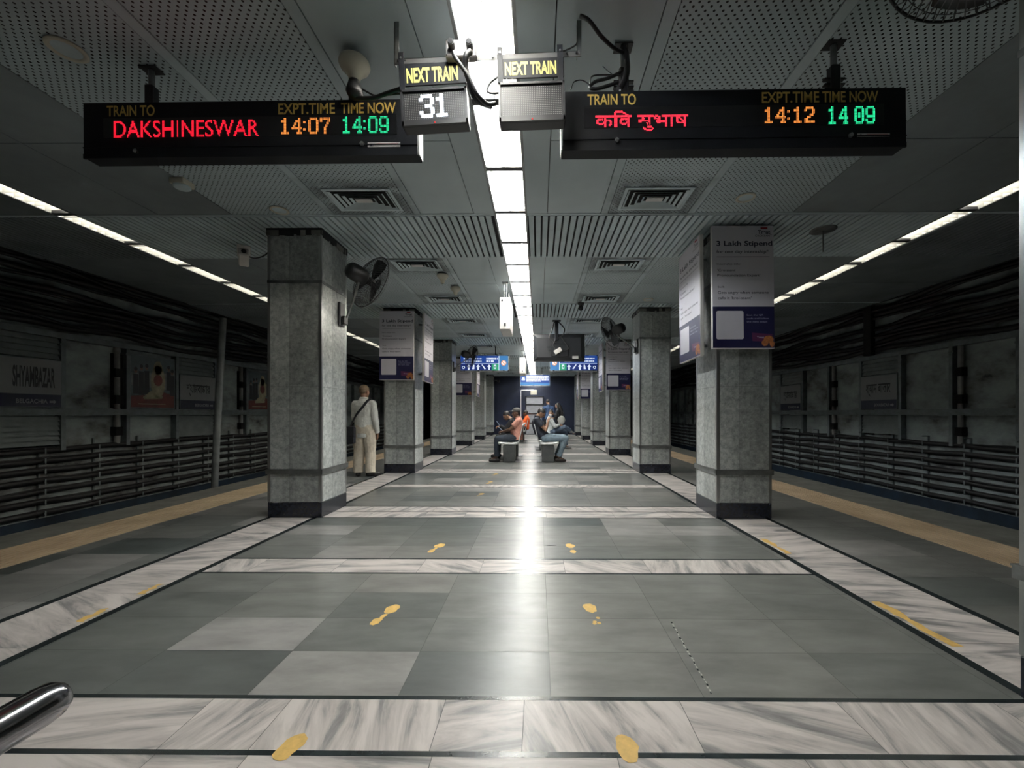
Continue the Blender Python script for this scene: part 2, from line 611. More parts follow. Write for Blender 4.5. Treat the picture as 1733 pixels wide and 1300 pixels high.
_L = {}
def letters(s, bold=0.0):
    key = (s, bold)
    if key in _L:
        return _L[key]
    cu = bpy.data.curves.new('t', 'FONT')
    cu.body = s
    cu.size = 1.0
    cu.offset = bold
    ob = bpy.data.objects.new('t', cu)
    COL.objects.link(ob)
    dg = bpy.context.evaluated_depsgraph_get()
    me = bpy.data.meshes.new_from_object(ob.evaluated_get(dg))
    vs = [(v.co.x, v.co.y) for v in me.vertices]
    fs = [tuple(p.vertices) for p in me.polygons]
    bpy.data.objects.remove(ob, do_unlink=True)
    bpy.data.meshes.remove(me)
    bpy.data.curves.remove(cu)
    xs = [p[0] for p in vs] or [0, 1]
    ys = [p[1] for p in vs] or [0, 1]
    _L[key] = (vs, fs, (min(xs), max(xs), max(ys)))
    return _L[key]

def raster(s, rows, cols, bold=0.0, y0=None):
    """lettering sampled on a grid of LED dots: set of (col, row), row 0 on top"""
    vs, fs, (x0, x1, y1) = letters(s, bold)
    yb = min(p[1] for p in vs) if y0 is None else y0
    out = set()
    def inside(p, a, b, c):
        d1 = (p[0] - b[0]) * (a[1] - b[1]) - (a[0] - b[0]) * (p[1] - b[1])
        d2 = (p[0] - c[0]) * (b[1] - c[1]) - (b[0] - c[0]) * (p[1] - c[1])
        d3 = (p[0] - a[0]) * (c[1] - a[1]) - (c[0] - a[0]) * (p[1] - a[1])
        return not ((min(d1, d2, d3) < -1e-9) and (max(d1, d2, d3) > 1e-9))
    for q in fs:
        for k in range(1, len(q) - 1):
            a, b, c = vs[q[0]], vs[q[k]], vs[q[k + 1]]
            cx = [(p[0] - x0) / (x1 - x0) * cols for p in (a, b, c)]
            cy = [(y1 - p[1]) / (y1 - yb) * rows for p in (a, b, c)]
            for i in range(max(0, int(min(cx)) - 1), min(cols, int(max(cx)) + 2)):
                for j in range(max(0, int(min(cy)) - 1), min(rows, int(max(cy)) + 2)):
                    if (i, j) not in out and inside((i + .5, j + .5), *zip(cx, cy)):
                        out.add((i, j))
    return out

DIG = {
    '0': [(0, 2, 1, 11), (6, 2, 7, 11), (1, 0, 6, 1), (1, 12, 6, 13)],
    '1': [(3, 0, 4, 13), (1, 2, 2, 3), (1, 12, 6, 13)],
    '2': [(1, 0, 6, 1), (0, 2, 1, 3), (6, 2, 7, 5), (4, 6, 6, 7), (2, 8, 4, 9), (0, 10, 2, 11), (0, 12, 7, 13)],
    '3': [(1, 0, 6, 1), (0, 2, 1, 3), (6, 2, 7, 5), (3, 6, 6, 7), (6, 8, 7, 11), (0, 10, 1, 11), (1, 12, 6, 13)],
    '4': [(5, 0, 6, 13), (3, 2, 4, 3), (2, 4, 3, 5), (1, 6, 2, 7), (0, 8, 7, 9), (4, 12, 7, 13)],
    '7': [(0, 0, 7, 1), (0, 2, 1, 3), (6, 2, 7, 3), (5, 4, 6, 5), (4, 6, 5, 7), (3, 8, 4, 13)],
    '9': [(1, 0, 6, 1), (0, 2, 1, 6), (6, 2, 7, 11), (1, 7, 6, 8), (1, 12, 6, 13), (0, 10, 1, 11)],
    ':': [(0, 3, 1, 4), (0, 9, 1, 10)], ' ': [],
    'O': [(0, 2, 1, 11), (6, 2, 7, 11), (1, 0, 6, 1), (1, 12, 6, 13), (3, 5, 4, 8)],
}
def digits(s):
    out, x = set(), 0
    for ch in s:
        for a, b, c, d in DIG[ch]:
            for i in range(a, c + 1):
                for j in range(b, d + 1):
                    out.add((x + i, j))
        x += (4 if ch in ': ' else 9)
    return out, x - 1

def led(mb, dots, org, right, up, px, py, mi=0, fill=0.62, lift=0.0015):
    """one small raised square per lit diode; org is the top left corner"""
    r, u = Vector(right).normalized(), Vector(up).normalized()
    n = r.cross(u) * lift
    for i, j in sorted(dots):
        c = Vector(org) + r * ((i + .5) * px) - u * ((j + .5) * py) + n
        a, b = r * (px * fill / 2), u * (py * fill / 2)
        mb.quad(c - a - b, c + a - b, c + a + b, c - a + b, mi)

# ------------------------------------------------------------------ scene tree helpers
def tag(o, label=None, cat=None, group=None, kind=None):
    if label: o['label'] = label
    if cat: o['category'] = cat
    if group: o['group'] = group
    if kind: o['kind'] = kind
    return o

def thing(name, loc, label, cat, group=None, rotz=0.0, kind='thing'):
    o = bpy.data.objects.new(name, None)
    o.empty_display_size = 0.1
    o.location = loc
    o.rotation_euler = (0, 0, rotz)
    COL.objects.link(o)
    return tag(o, label, cat, group, kind)

def kids(o):
    return [c for c in bpy.data.objects if c.parent == o]

TREE = {}
def copy_tree(o, parent=None):
    c = o.copy()
    COL.objects.link(c)
    if parent:
        c.parent = parent
    for ch in (TREE.get(o) or TREE.setdefault(o, kids(o))):
        copy_tree(ch, c)
    return c

def struct(mb, name, mats, **k):
    o = mb.build(name, mats, **k)
    o['kind'] = 'structure'
    return o

def spline(pts, n=8):
    pts = [Vector(p) for p in pts]
    out = []
    for i in range(len(pts) - 1):
        p0, p1, p2, p3 = pts[max(i - 1, 0)], pts[i], pts[i + 1], pts[min(i + 2, len(pts) - 1)]
        for k in range(n):
            t = k / n
            out.append(0.5 * ((2 * p1) + (p2 - p0) * t + (2 * p0 - 5 * p1 + 4 * p2 - p3) * t * t + (3 * p1 - p0 - 3 * p2 + p3) * t ** 3))
    out.append(pts[-1])
    return out

ORD = ['nearest', 'second', 'third', 'fourth', 'fifth', 'sixth', 'seventh', 'eighth', 'ninth', 'tenth', 'eleventh', 'twelfth',
       'thirteenth', 'fourteenth', 'fifteenth', 'sixteenth', 'seventeenth', 'eighteenth', 'nineteenth', 'twentieth', 'twenty-first',
       'twenty-second', 'twenty-third', 'twenty-fourth', 'twenty-fifth', 'twenty-sixth', 'twenty-seventh', 'twenty-eighth', 'twenty-ninth', 'thirtieth']

# ------------------------------------------------------------------ the station: fixed dimensions
CZ = 3.15                       # ceiling height
P = 3.38                        # column spacing
CY = [1.37 + P * i for i in range(7)]       # column centres along the platform
CW = 0.58
XL, XR = -2.64, 2.21            # column centre lines
EL, ER = -4.95, 4.65            # platform edges
WL, WR = -8.31, 8.10              # tunnel walls
SL, SR = -6.45, 6.2             # edges of the suspended ceiling
YB, YE = -3.0, 22.5             # back and end of the modelled hall
TRK = -1.1

# ---- floor
def build_floor():
    mb = MB()
    mb.quad((EL + .02, YB, -.004), (ER - .02, YB, -.004), (ER - .02, YE, -.004), (EL + .02, YE, -.004), 3)
    def slab(x0, x1, y0, y1, mi, tone, g=0.0012):
        if x1 - x0 < .004 or y1 - y0 < .004:
            return
        mb.quad((x0 + g, y0 + g, 0), (x1 - g, y0 + g, 0), (x1 - g, y1 - g, 0), (x0 + g, y1 - g, 0), mi, tone)
    def tone():
        r = R.random()
        return R.uniform(.35, .62) if r < .66 else (R.uniform(.08, .26) if r < .80 else R.uniform(.65, .95))
    # tones of the slabs in the nearest bay, read off the photograph: rows from the camera, columns left to right
    near = [[.25, .25, .2, .9, .22, .58, .52, .35], [.2, .3, .95, .36, .42, .6, .52, .45], [.3, .3, .45, .3, .5, .55, .5, .4], [.4, .4, .5, .7, .5, .55, .5, .45]]
    IL, IR, OL, OR = -2.40, 1.93, -2.95, 2.49
    # cross bands
    bands = []
    c = CY[0] - P
    while c < YE:
        bands.append((c - .27, c + .27, True))
        bands.append((c + P / 2 - .14, c + P / 2 + .15, False))
        c += P
    bands = [b for b in bands if b[1] > YB and b[0] < YE]
    for y0, y1, dbl in bands:
        for yy in ([y0, (y0 + y1) / 2, y1] if dbl else [y0, y1]):
            mb.quad((IL, yy - .011, .0003), (IR, yy - .011, .0003), (IR, yy + .011, .0003), (IL, yy + .011, .0003), 2)
        rows = [(y0, (y0 + y1) / 2), ((y0 + y1) / 2, y1)] if dbl else [(y0, y1)]
        for a, b in rows:
            x = IL - R.uniform(0, .3)
            while x < IR:
                wd = R.choice([.31, .45, .61, .61, .75])
                slab(max(x, IL), min(x + wd, IR), a, b, 1, R.random())
                x += wd
    # green slabs between the bands
    for k in range(len(bands) - 1):
        y0, y1 = bands[k][1], bands[k + 1][0]
        for j in range(4):
            a, b = y0 + (y1 - y0) * j / 4, y0 + (y1 - y0) * (j + 1) / 4
            x = .05 - .61 * 5
            i = 0
            while x < IR:
                tn = tone()
                if 1.5 < y0 < 1.8 and i < 8:
                    tn = near[j][i]
                slab(max(x, IL), min(x + .61, IR), a, b, 0, tn)
                x += .61; i += 1
    # marble borders with their dark inlays
    for x0, x1, s in ((OL, IL, -1), (IR, OR, 1)):
        y = YB
        while y < YE:
            y2 = min(y + R.choice([.61, .61, .75, .5]), YE)
            slab(x0 + .05, x1 - .05, y, y2, 1, R.uniform(.0, .35))
            y = y2
        for xx in (x0, x1 - .05):
            mb.quad((xx, YB, .0004), (xx + .05, YB, .0004), (xx + .05, YE, .0004), (xx, YE, .0004), 2)
    # a chipped joint and a hairline crack in the near slabs
    x0, y0, x1, y1 = .81, 2.26, .665, 1.66
    rr = random.Random(5)
    for k in range(34):
        t_ = k / 34
        x, y = .70 + .02 * (1 - t_) + rr.uniform(-.003, .003), 2.24 - .58 * t_
        e = rr.uniform(.002, .0045)
        mb.quad((x - e, y - .006, .0005), (x + e, y - .006, .0005), (x + e, y + .006, .0005), (x - e, y + .006, .0005), 5 if k % 3 else 2)
    mb.poly([(.03, 3.55, .0005), (.09, 3.535, .0005), (.16, 3.54, .0005), (.09, 3.56, .0005)], 2)
    # platform sides
    for x0, x1 in ((EL + .62, OL), (OR, ER - .62)):
        y = YB
        while y < YE:
            x = x0
            while x < x1:
                slab(x, min(x + .61, x1), y, min(y + .42, YE), 0, tone())
                x += .61
            y += .42
    for x0, x1 in ((EL, EL + .62), (ER - .62, ER)):
        y = YB
        while y < YE:
            slab(x0, x1, y, min(y + 1.2, YE), 4, .5, .002)
            y += 1.2
    # front faces of the platform
    mb.quad((EL, YB, TRK), (EL, YE, TRK), (EL, YE, 0), (EL, YB, 0), 4)
    mb.quad((ER, YB, TRK), (ER, YE, TRK), (ER, YE, 0), (ER, YB, 0), 4)
    struct(mb, 'floor', [M['slab'], M['marble'], M['strip'], M['grout'], M['coping'], mat('chipped_joint', (.5, .49, .46), .7)])
build_floor()

# ---- tactile strips
for nm, x0, side in (('left', -4.45, 'left'), ('right', 3.47, 'right')):
    mb = MB()
    mb.box(x0, x0 + .54, YB, YE, 0.0006, .004)
    for k in range(9):
        xx = x0 + .03 + k * .06
        mb.box(xx - .012, xx + .012, YB, YE, .004, .008)
    tag(mb.build('tactile_strip', M['tactile']), f'yellow ribbed tactile strip along the {side} platform edge', 'tactile paving', kind='thing')

# ---- track beds and tunnel shell
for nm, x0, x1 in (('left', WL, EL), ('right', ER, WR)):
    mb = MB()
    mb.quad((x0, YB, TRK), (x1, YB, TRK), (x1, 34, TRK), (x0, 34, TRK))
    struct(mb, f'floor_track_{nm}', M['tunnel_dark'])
def tunnel_wall(nm, X, s):
    mb = MB()
    ny, zs = 74, [TRK, -.62, -.35, .0, .4, .8, 1.15, 1.5, 2.0, 2.4, 2.6, 2.9, 3.2, 3.5, 3.8, 4.2, 4.6]
    for i in range(ny + 1):
        y = YB + (34 - YB) * i / ny
        for z in zs:
            d = 0.0 if z < 2.5 else R.uniform(-.05, .05)
            inn = 0 if z < 3.2 else (z - 3.2) ** 2 * .28
            mb.v.append((X - s * inn + d, y, z))
    n = len(zs)
    for i in range(ny):
        for j in range(n - 1):
            q = (i * n + j, (i + 1) * n + j, (i + 1) * n + j + 1, i * n + j + 1)
            mb.f.append(q if s < 0 else q[::-1])
            mb.mi.append(1 if j < 1 else 0); mb.sm.append(False); mb.tone.append(.5)
    struct(mb, f'wall_{nm}', [M['plaster'], M['blue_band']])
tunnel_wall('left', WL, -1)
tunnel_wall('right', WR, 1)
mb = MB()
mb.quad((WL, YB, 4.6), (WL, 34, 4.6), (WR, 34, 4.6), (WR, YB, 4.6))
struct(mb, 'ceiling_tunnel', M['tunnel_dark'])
mb = MB()
mb.box(EL, ER, YE, YE + .2, TRK, CZ + .2)
struct(mb, 'wall_end', M['navy'])
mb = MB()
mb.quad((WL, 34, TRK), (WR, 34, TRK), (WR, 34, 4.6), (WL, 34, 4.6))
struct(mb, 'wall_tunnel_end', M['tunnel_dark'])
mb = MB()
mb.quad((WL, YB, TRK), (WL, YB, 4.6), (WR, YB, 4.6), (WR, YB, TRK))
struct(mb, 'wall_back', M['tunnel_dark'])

# ---- suspended ceiling
XC = -0.28                                   # axis of the central light row
FIX0, FIXL = 1.945, 0.735                    # first fixture and fixture pitch
def build_ceiling():
    mb = MB()
    t = .012
    def sheet(x0, x1, y0, y1, mi, g=.004):
        mb.box(x0 + g, x1 - g, y0 + g, y1 - g, CZ, CZ + t, mi)
    # longitudinal divisions, measured from the photograph
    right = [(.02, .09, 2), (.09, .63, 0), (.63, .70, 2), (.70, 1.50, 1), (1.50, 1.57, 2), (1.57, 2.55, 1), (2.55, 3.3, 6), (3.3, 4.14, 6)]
    xs = []
    for s in (-1, 1):
        for a, b, k in right:
            a0, b0 = (a + .28, b + .28) if s > 0 else (a + .28, b + .28)
            lo, hi = XC + s * a0, XC + s * b0
            if a == .02:
                lo = XC + s * .165
            xs.append((min(lo, hi), max(lo, hi), k))
    xs += [(4.34, SR, 5), (SL, -4.90, 5)]
    beams = [(c - .575, c + .575) for c in [CY[0] - P] + CY]
    y = YB
    for b0, b1 in beams + [(YE, YE + 1)]:
        if b0 > y:
            mid = (y + b0) / 2
            for a, b in ((y, mid), (mid, min(b0, YE))):
                for x0, x1, k in xs:
                    if k == 2:
                        continue
                    sheet(x0, x1, a, b, k)
        y = b1
    for x0, x1, k in xs:                      # flush T-bars run the whole length
        if k == 2:
            y = YB
            for b0, b1 in beams + [(YE, YE)]:
                if b0 > y:
                    mb.box(x0 + .002, x1 - .002, y, min(b0, YE), CZ - .003, CZ + t, 0)
                y = b1
    for b0, b1 in beams:                      # ribbed cross bands over the columns
        if b1 < YB:
            continue
        b1 = min(b1, YE)
        x = SL
        while x < SR - .06:
            in_light = (XC - .19 < x + .03 < XC + .19) or (-4.93 < x + .03 < -4.72) or (4.12 < x + .03 < 4.36)
            if not in_light:
                mb.box(x, x + .052, b0 + .03, b1 - .002, CZ - .012, CZ + .012, 3 if -4.9 < x < 4.3 else 5)
            x += .073
        for a, b in ((SL, -4.90), (-4.70, XC - .17), (XC + .17, 4.14), (4.34, SR)):
            mb.box(a, b, b0 - .004, b0 + .035, CZ - .006, CZ + t, 0)
    # sooty board above everything, and the outer fascia
    for a, b in ((SL, -4.91), (-4.69, XC - .18), (XC + .18, 4.13), (4.35, SR)):
        mb.box(a, b, YB, YE, CZ + .03, CZ + .05, 4)
    mb.box(SL - .03, SL, YB, YE + 3, CZ - .01, CZ + .3, 4)
    mb.box(SR, SR + .03, YB, YE + 3, CZ - .01, CZ + .3, 4)
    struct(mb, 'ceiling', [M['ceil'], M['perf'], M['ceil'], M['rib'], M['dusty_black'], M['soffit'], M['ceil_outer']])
build_ceiling()
# ------------------------------------------------------------------ recessed light fixtures
def tube_mat(name, col, s):
    return mat(name, (0.8, 0.8, 0.8), 0.4, emit=col, strength=s)
T_C = tube_mat('lit_tube_white', (0.94, 0.985, 1.0), TUBE)
T_W = tube_mat('lit_tube_warm', (1.0, 0.94, 0.82), TUBE * .8)
T_S = tube_mat('lit_tube_edge', (1.0, 0.97, 0.88), SIDE)

def fixture(name, hw, tubes, tmats, label, cat, d=.11, tz=.066, bh=.010, lm='lamp_white'):
    t = thing(name, (0, 0, CZ), label, cat)
    hl = FIXL / 2
    mb = MB()
    mb.box(-hw, hw, -hl, hl, d, d + .006, 0)
    for s in (-1, 1):
        mb.box(s * hw - .004, s * hw + .004, -hl, hl, 0, d, 0)
        y0, y1 = sorted((s * hl, s * (hl - .028)))
        mb.box(-hw, hw, y0, y1, -.002, bh + .012, 2)
        mb.box(s * (hw + .009) - .009, s * (hw + .009) + .009, -hl, hl, -.005, .004, 1)
    mb.build('housing', [M[lm], M['dull_steel'], M['black_plastic']], t)
    mb = MB()
    n = 9
    nt_ = len(tubes)
    for k in range(1, n):
        y = -hl + FIXL * k / n
        mb.box(-hw + .004, hw - .004, y - .0012, y + .0012, 0, bh)
    for k in range(1, nt_):
        x = -hw + 2 * hw * k / nt_
        mb.box(x - .002, x + .002, -hl + .012, hl - .012, 0, bh + .002)
    mb.build('louvre', M[lm], t)
    for x, m in zip(tubes, tmats):
        mb = MB()
        mb.tube([(x, -hl + .03, tz), (x, hl - .03, tz)], .014, 6)
        mb.build('fluorescent_tube', m, t)
    return t

def ring(n, first, word_):
    return f'{word_}, {ORD[n]} {first}' if n < len(ORD) else f'{word_}, beyond the thirtieth'

proto = fixture('ceiling_light', .15, (-.075, .075), (T_C, T_W), 'x', 'ceiling light')
k, y = 0, FIX0 + FIXL / 2
NB = 1                       # the row goes on over and behind the camera
for j in range(NB):
    o = copy_tree(proto)
    o.location = (XC, FIX0 + FIXL / 2 - FIXL * (j + 1), CZ)
    tag(o, 'twin-tube louvred light of the central row above and behind the camera, outside the picture', 'ceiling light', 'central ceiling lights behind the camera')
while y < YE - .3:
    o = proto if k == 0 else copy_tree(proto)
    o.location = (XC, y, CZ)
    tag(o, f'twin-tube louvred light in the bright central ceiling row, {ORD[k]} from the camera', 'ceiling light', 'central row of ceiling lights')
    k += 1; y += FIXL
proto = fixture('ceiling_light', .095, (0,), (T_S,), 'x', 'ceiling light', .10, .066, .05, 'alu')
first = True
for side, x in (('left', XC - 4.53), ('right', XC + 4.53)):
    k, y = 0, FIX0 + 2 * FIXL + (.0 if side == 'right' else .0) + FIXL / 2
    while y < YE - .3:
        o = proto if first else copy_tree(proto)
        first = False
        o.location = (x, y, CZ)
        tag(o, f'slim louvred light over the {side} platform edge, {ORD[k]} from the camera', 'ceiling light', f'lights over the {side} platform edge')
        k += 1; y += FIXL

# ------------------------------------------------------------------ columns
def column_proto():
    t = thing('stone_column', (0, 0, 0), 'x', 'column')
    h = CW / 2
    mb = MB()
    g = .0015
    rows = [(.17, .49), (.49, 1.42), (1.42, 2.56), (2.56, CZ - .03)]
    for a in range(4):
        Rm = Matrix.Rotation(a * pi / 2, 4, 'Z')
        for z0, z1 in rows:
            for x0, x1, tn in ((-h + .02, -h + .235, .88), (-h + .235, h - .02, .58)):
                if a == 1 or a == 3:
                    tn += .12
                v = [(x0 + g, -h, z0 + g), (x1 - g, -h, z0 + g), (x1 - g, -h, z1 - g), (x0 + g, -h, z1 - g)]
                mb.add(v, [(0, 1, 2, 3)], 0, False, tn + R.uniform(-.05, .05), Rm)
    mb.box(-h + .003, h - .003, -h + .003, h - .003, .01, CZ - .02, 1)
    mb.build('shaft', [M['granite'], M['grout']], t)
    mb = MB()
    mb.rbox(-h - .004, h + .004, -h - .004, h + .004, 0.0005, .17, .006)
    mb.build('plinth', M['black_granite'], t)
    for sx in (-1, 1):
        for sy in (-1, 1):
            mb = MB()
            e = .026
            x0, x1 = sorted((sx * (h + .004), sx * (h - e)))
            y0, y1 = sorted((sy * (h + .004), sy * (h - .003)))
            mb.box(x0, x1, y0, y1, .17, CZ - .03)
            x0, x1 = sorted((sx * (h + .004), sx * (h - .003)))
            y0, y1 = sorted((sy * (h + .004), sy * (h - e)))
            mb.box(x0, x1, y0, y1, .17, CZ - .03)
            mb.build('corner_guard', M['guard'], t)
    mb = MB()
    q = h + .018
    for a in range(4):
        Rm = Matrix.Rotation(a * pi / 2, 4, 'Z')
        mb.box(-q, q, -q, -h - .003, .472, .528, 0, M4=Rm); mb.box(-q - .003, q + .003, -q - .003, -h - .003, .520, .528, 0, M4=Rm)
    mb.build('belt', M['dull_steel'], t)
    mb = MB()
    q = h + .007
    for a in range(4):
        Rm = Matrix.Rotation(a * pi / 2, 4, 'Z')
        mb.box(-q, q, -q, -h - .002, 2.545, 2.575, 0, M4=Rm)
    mb.build('upper_band', M['dull_steel'], t)
    mb = MB()
    q = h + .012
    rr = random.Random(3)
    for a in range(4):
        Rm = Matrix.Rotation(a * pi / 2, 4, 'Z')
        x = -q
        while x < q - .01:
            w2 = rr.uniform(.02, .07)
            mb.box(x, min(x + w2, q), -q, -h + .004, CZ - .075 - rr.uniform(0, .025), CZ - .035, 0 if rr.random() < .55 else 1, M4=Rm)
            x += w2
        mb.box(-q, q, -q, -h + .004, CZ - .035, CZ - .013, 1, M4=Rm)
    mb.build('collar', [M['coping'], M['dusty_black']], t)
    return t

COLS = {}
proto = column_proto()
used = False
what = {('L', 1): 'with a black wall fan near its top', ('R', 0): 'cut off by the right picture edge',
        ('R', 1): 'carrying two large stipend posters', ('L', 2): 'with stipend posters behind the man in white', ('R', 2): 'with a black fan high up and no poster',
        ('L', 3): 'with a small fan in front of the blue sign', ('R', 3): 'with posters behind the fan column'}
for side, x in (('L', XL), ('R', XR)):
    for i in range(7):
        if side == 'L' and i == 0:
            continue
        o = proto if not used else copy_tree(proto)
        used = True
        o.location = (x, CY[i], 0)
        sd = 'left' if side == 'L' else 'right'
        n = i - 1 if side == 'L' else i
        lab = f'grey-green stone column {what[(side, i)]}' if (side, i) in what else f'grey-green stone column, {ORD[n]} in the {sd} row'
        tag(o, lab, 'column', f'columns of the {sd} row')
        COLS[(side, i)] = o

# ------------------------------------------------------------------ advertising boards on the columns
def board_proto(pw, ph):
    """faces -Y, origin at the middle of the bottom edge"""
    t = thing('advertising_board', (0, 0, 0), 'x', 'poster')
    mb = MB()
    mb.rbox(-pw / 2, pw / 2, .003, .045, 0, ph, .006)
    mb.build('board', M['white_paint'], t)
    mb = MB()
    def X(u): return -pw / 2 + u * pw
    def Z(v): return ph * (1 - v)
    def rect(u0, u1, v0, v1, mi, y):
        mb.quad((X(u0), y, Z(v1)), (X(u1), y, Z(v1)), (X(u1), y, Z(v0)), (X(u0), y, Z(v0)), mi)
    rect(.004, .996, .002, .998, 0, .0015)
    rect(.004, .996, .66, .994, 1, .0010)
    rect(.075, .93, .2545, .2575, 2, .0008)
    # plain pale card where the printed square stands
    n, c = 6, .03
    pts = []
    for cx, cy, a0 in ((.06 + c, .695 + c * pw / ph, 180), (.50 - c, .695 + c * pw / ph, 270), (.50 - c, .925 - c * pw / ph, 0), (.06 + c, .925 - c * pw / ph, 90)):
        for q in range(n + 1):
            g = radians(a0 + 90 * q / n)
            pts.append((X(cx + c * cos(g)), .0008, Z(cy + c * pw / ph * sin(g))))
    mb.poly(pts[::-1], 0)
    r_, u_ = (1, 0, 0), (0, 0, 1)
    def T(s, u, v, h, wd=None, mi=2, bold=0.0):
        mb.text(s, (X(u), .0006, Z(v)), r_, u_, h * ph, None if wd is None else wd * pw, mi, bold)
    T('3 Lakh Stipend', .075, .165, .040, .90, 2, .02)
    T('for one day internship*', .075, .225, .026, .84, 2, .012)
    T('Internship title:', .08, .322, .016, .38)
    T("'Croissant", .085, .374, .020, .29, 2, .008)
    T("Pronounciation Expert'", .085, .415, .020, .69, 2, .008)
    T('Skill:', .09, .508, .016, .11)
    T('Gets angry when someone', .09, .556, .021, .82, 2, .006)
    T("calls it 'kroi-saant'", .09, .600, .021, .54, 2, .006)
    T('Scan the QR', .55, .735, .012, .27, 3)
    T('code and follow', .55, .762, .012, .36, 3)
    T('the next steps', .55, .789, .012, .33, 3)
    # the maker's mark at the top
    rect(.79, .90, .014, .030, 4, .0009)
    T('Treat', .745, .068, .030, .20, 2, .03)
    T('CROISSANT', .70, .092, .015, .27, 2)
    # pack and pastries in the lower corner
    def quad(uv, mi, y):
        mb.poly([(X(u), y, Z(v)) for u, v in uv][::-1], mi)
    quad([(.63, .872), (.96, .884), (.94, .945), (.64, .94)], 5, .0008)
    T('Treat', .71, .915, .014, .12, 3, .02)
    for cu, cv, ru, rv in ((.90, .925, .08, .030), (.84, .955, .055, .026), (.955, .962, .04, .024)):
        mb.poly([(X(min(.995, cu + ru * cos(a))), .0005, Z(min(.992, cv + rv * sin(a)))) for a in [2 * pi * q / 14 for q in range(14)]][::-1], 6)
    mb.build('printed_sheet', [M['paper'], M['poster_navy'], M['ink'], mat('poster_grey_print', (.42, .42, .50), .5), mat('mark_red', (.30, .02, .03), .5),
                               mat('pack_purple', (.10, .02, .07), .4), mat('pastry_brown', (.36, .13, .04), .5, noise=(30, .5))], t)
    for z in (.12 * ph, .88 * ph):
        mb = MB()
        mb.box(-pw * .3, pw * .3, .045, .10, z - .015, z + .015)
        mb.build('mounting_rail', M['dull_steel'], t)
    return t

pb = board_proto(.648, 1.30)
h = CW / 2
spots = [('R', 1, 'front', 1.81, 'white stipend poster on the nearest right-hand column, facing the camera'),
         ('R', 1, 'inner', 1.74, 'white stipend poster seen edge-on at the inner side of the nearest right-hand column'),
         ('L', 2, 'front', 1.76, 'white stipend poster facing the camera above the man in white'),
         ('L', 2, 'inner', 1.74, 'white stipend poster seen obliquely on the column beside the man in white'),
         ('R', 3, 'front', 1.76, 'white stipend poster partly behind the right-hand wall fan'),
         ('R', 3, 'inner', 1.74, 'white stipend poster edge-on beside the right end of the blue sign'),
         ('L', 4, 'front', 1.76, 'white stipend poster below the left blue sign, facing the camera'),
         ('L', 4, 'inner', 1.74, 'white stipend poster edge-on below the left blue sign'),
         ('R', 5, 'front', 1.76, 'far white stipend poster below the right blue sign, facing the camera'),
         ('R', 5, 'inner', 1.74, 'far white stipend poster edge-on below the right blue sign')]
for k, (s, i, face, z, lab) in enumerate(spots):
    o = pb if k == 0 else copy_tree(pb)
    cx = XL if s == 'L' else XR
    inn = 1 if s == 'L' else -1
    if face == 'front':
        o.location = (cx - (.06 if s == 'R' else .02), CY[i] - h - .117, z)
        o.rotation_euler = (radians(-1.2), 0, 0)
    else:
        o.location = (cx + inn * (h + .2), CY[i] - .02, z)
        o.rotation_euler = (0, radians(1.2) * inn, pi / 2 * inn)
        # stand-off arms reach back to the stone
        for zz in (.16, 1.14):
            mb = MB()
            mb.box(-.02, .02, .08, .205, zz - .015, zz + .015)
            mb.build('stand_off', M['dull_steel'], o)
    tag(o, lab, 'poster', 'stipend posters on the columns')

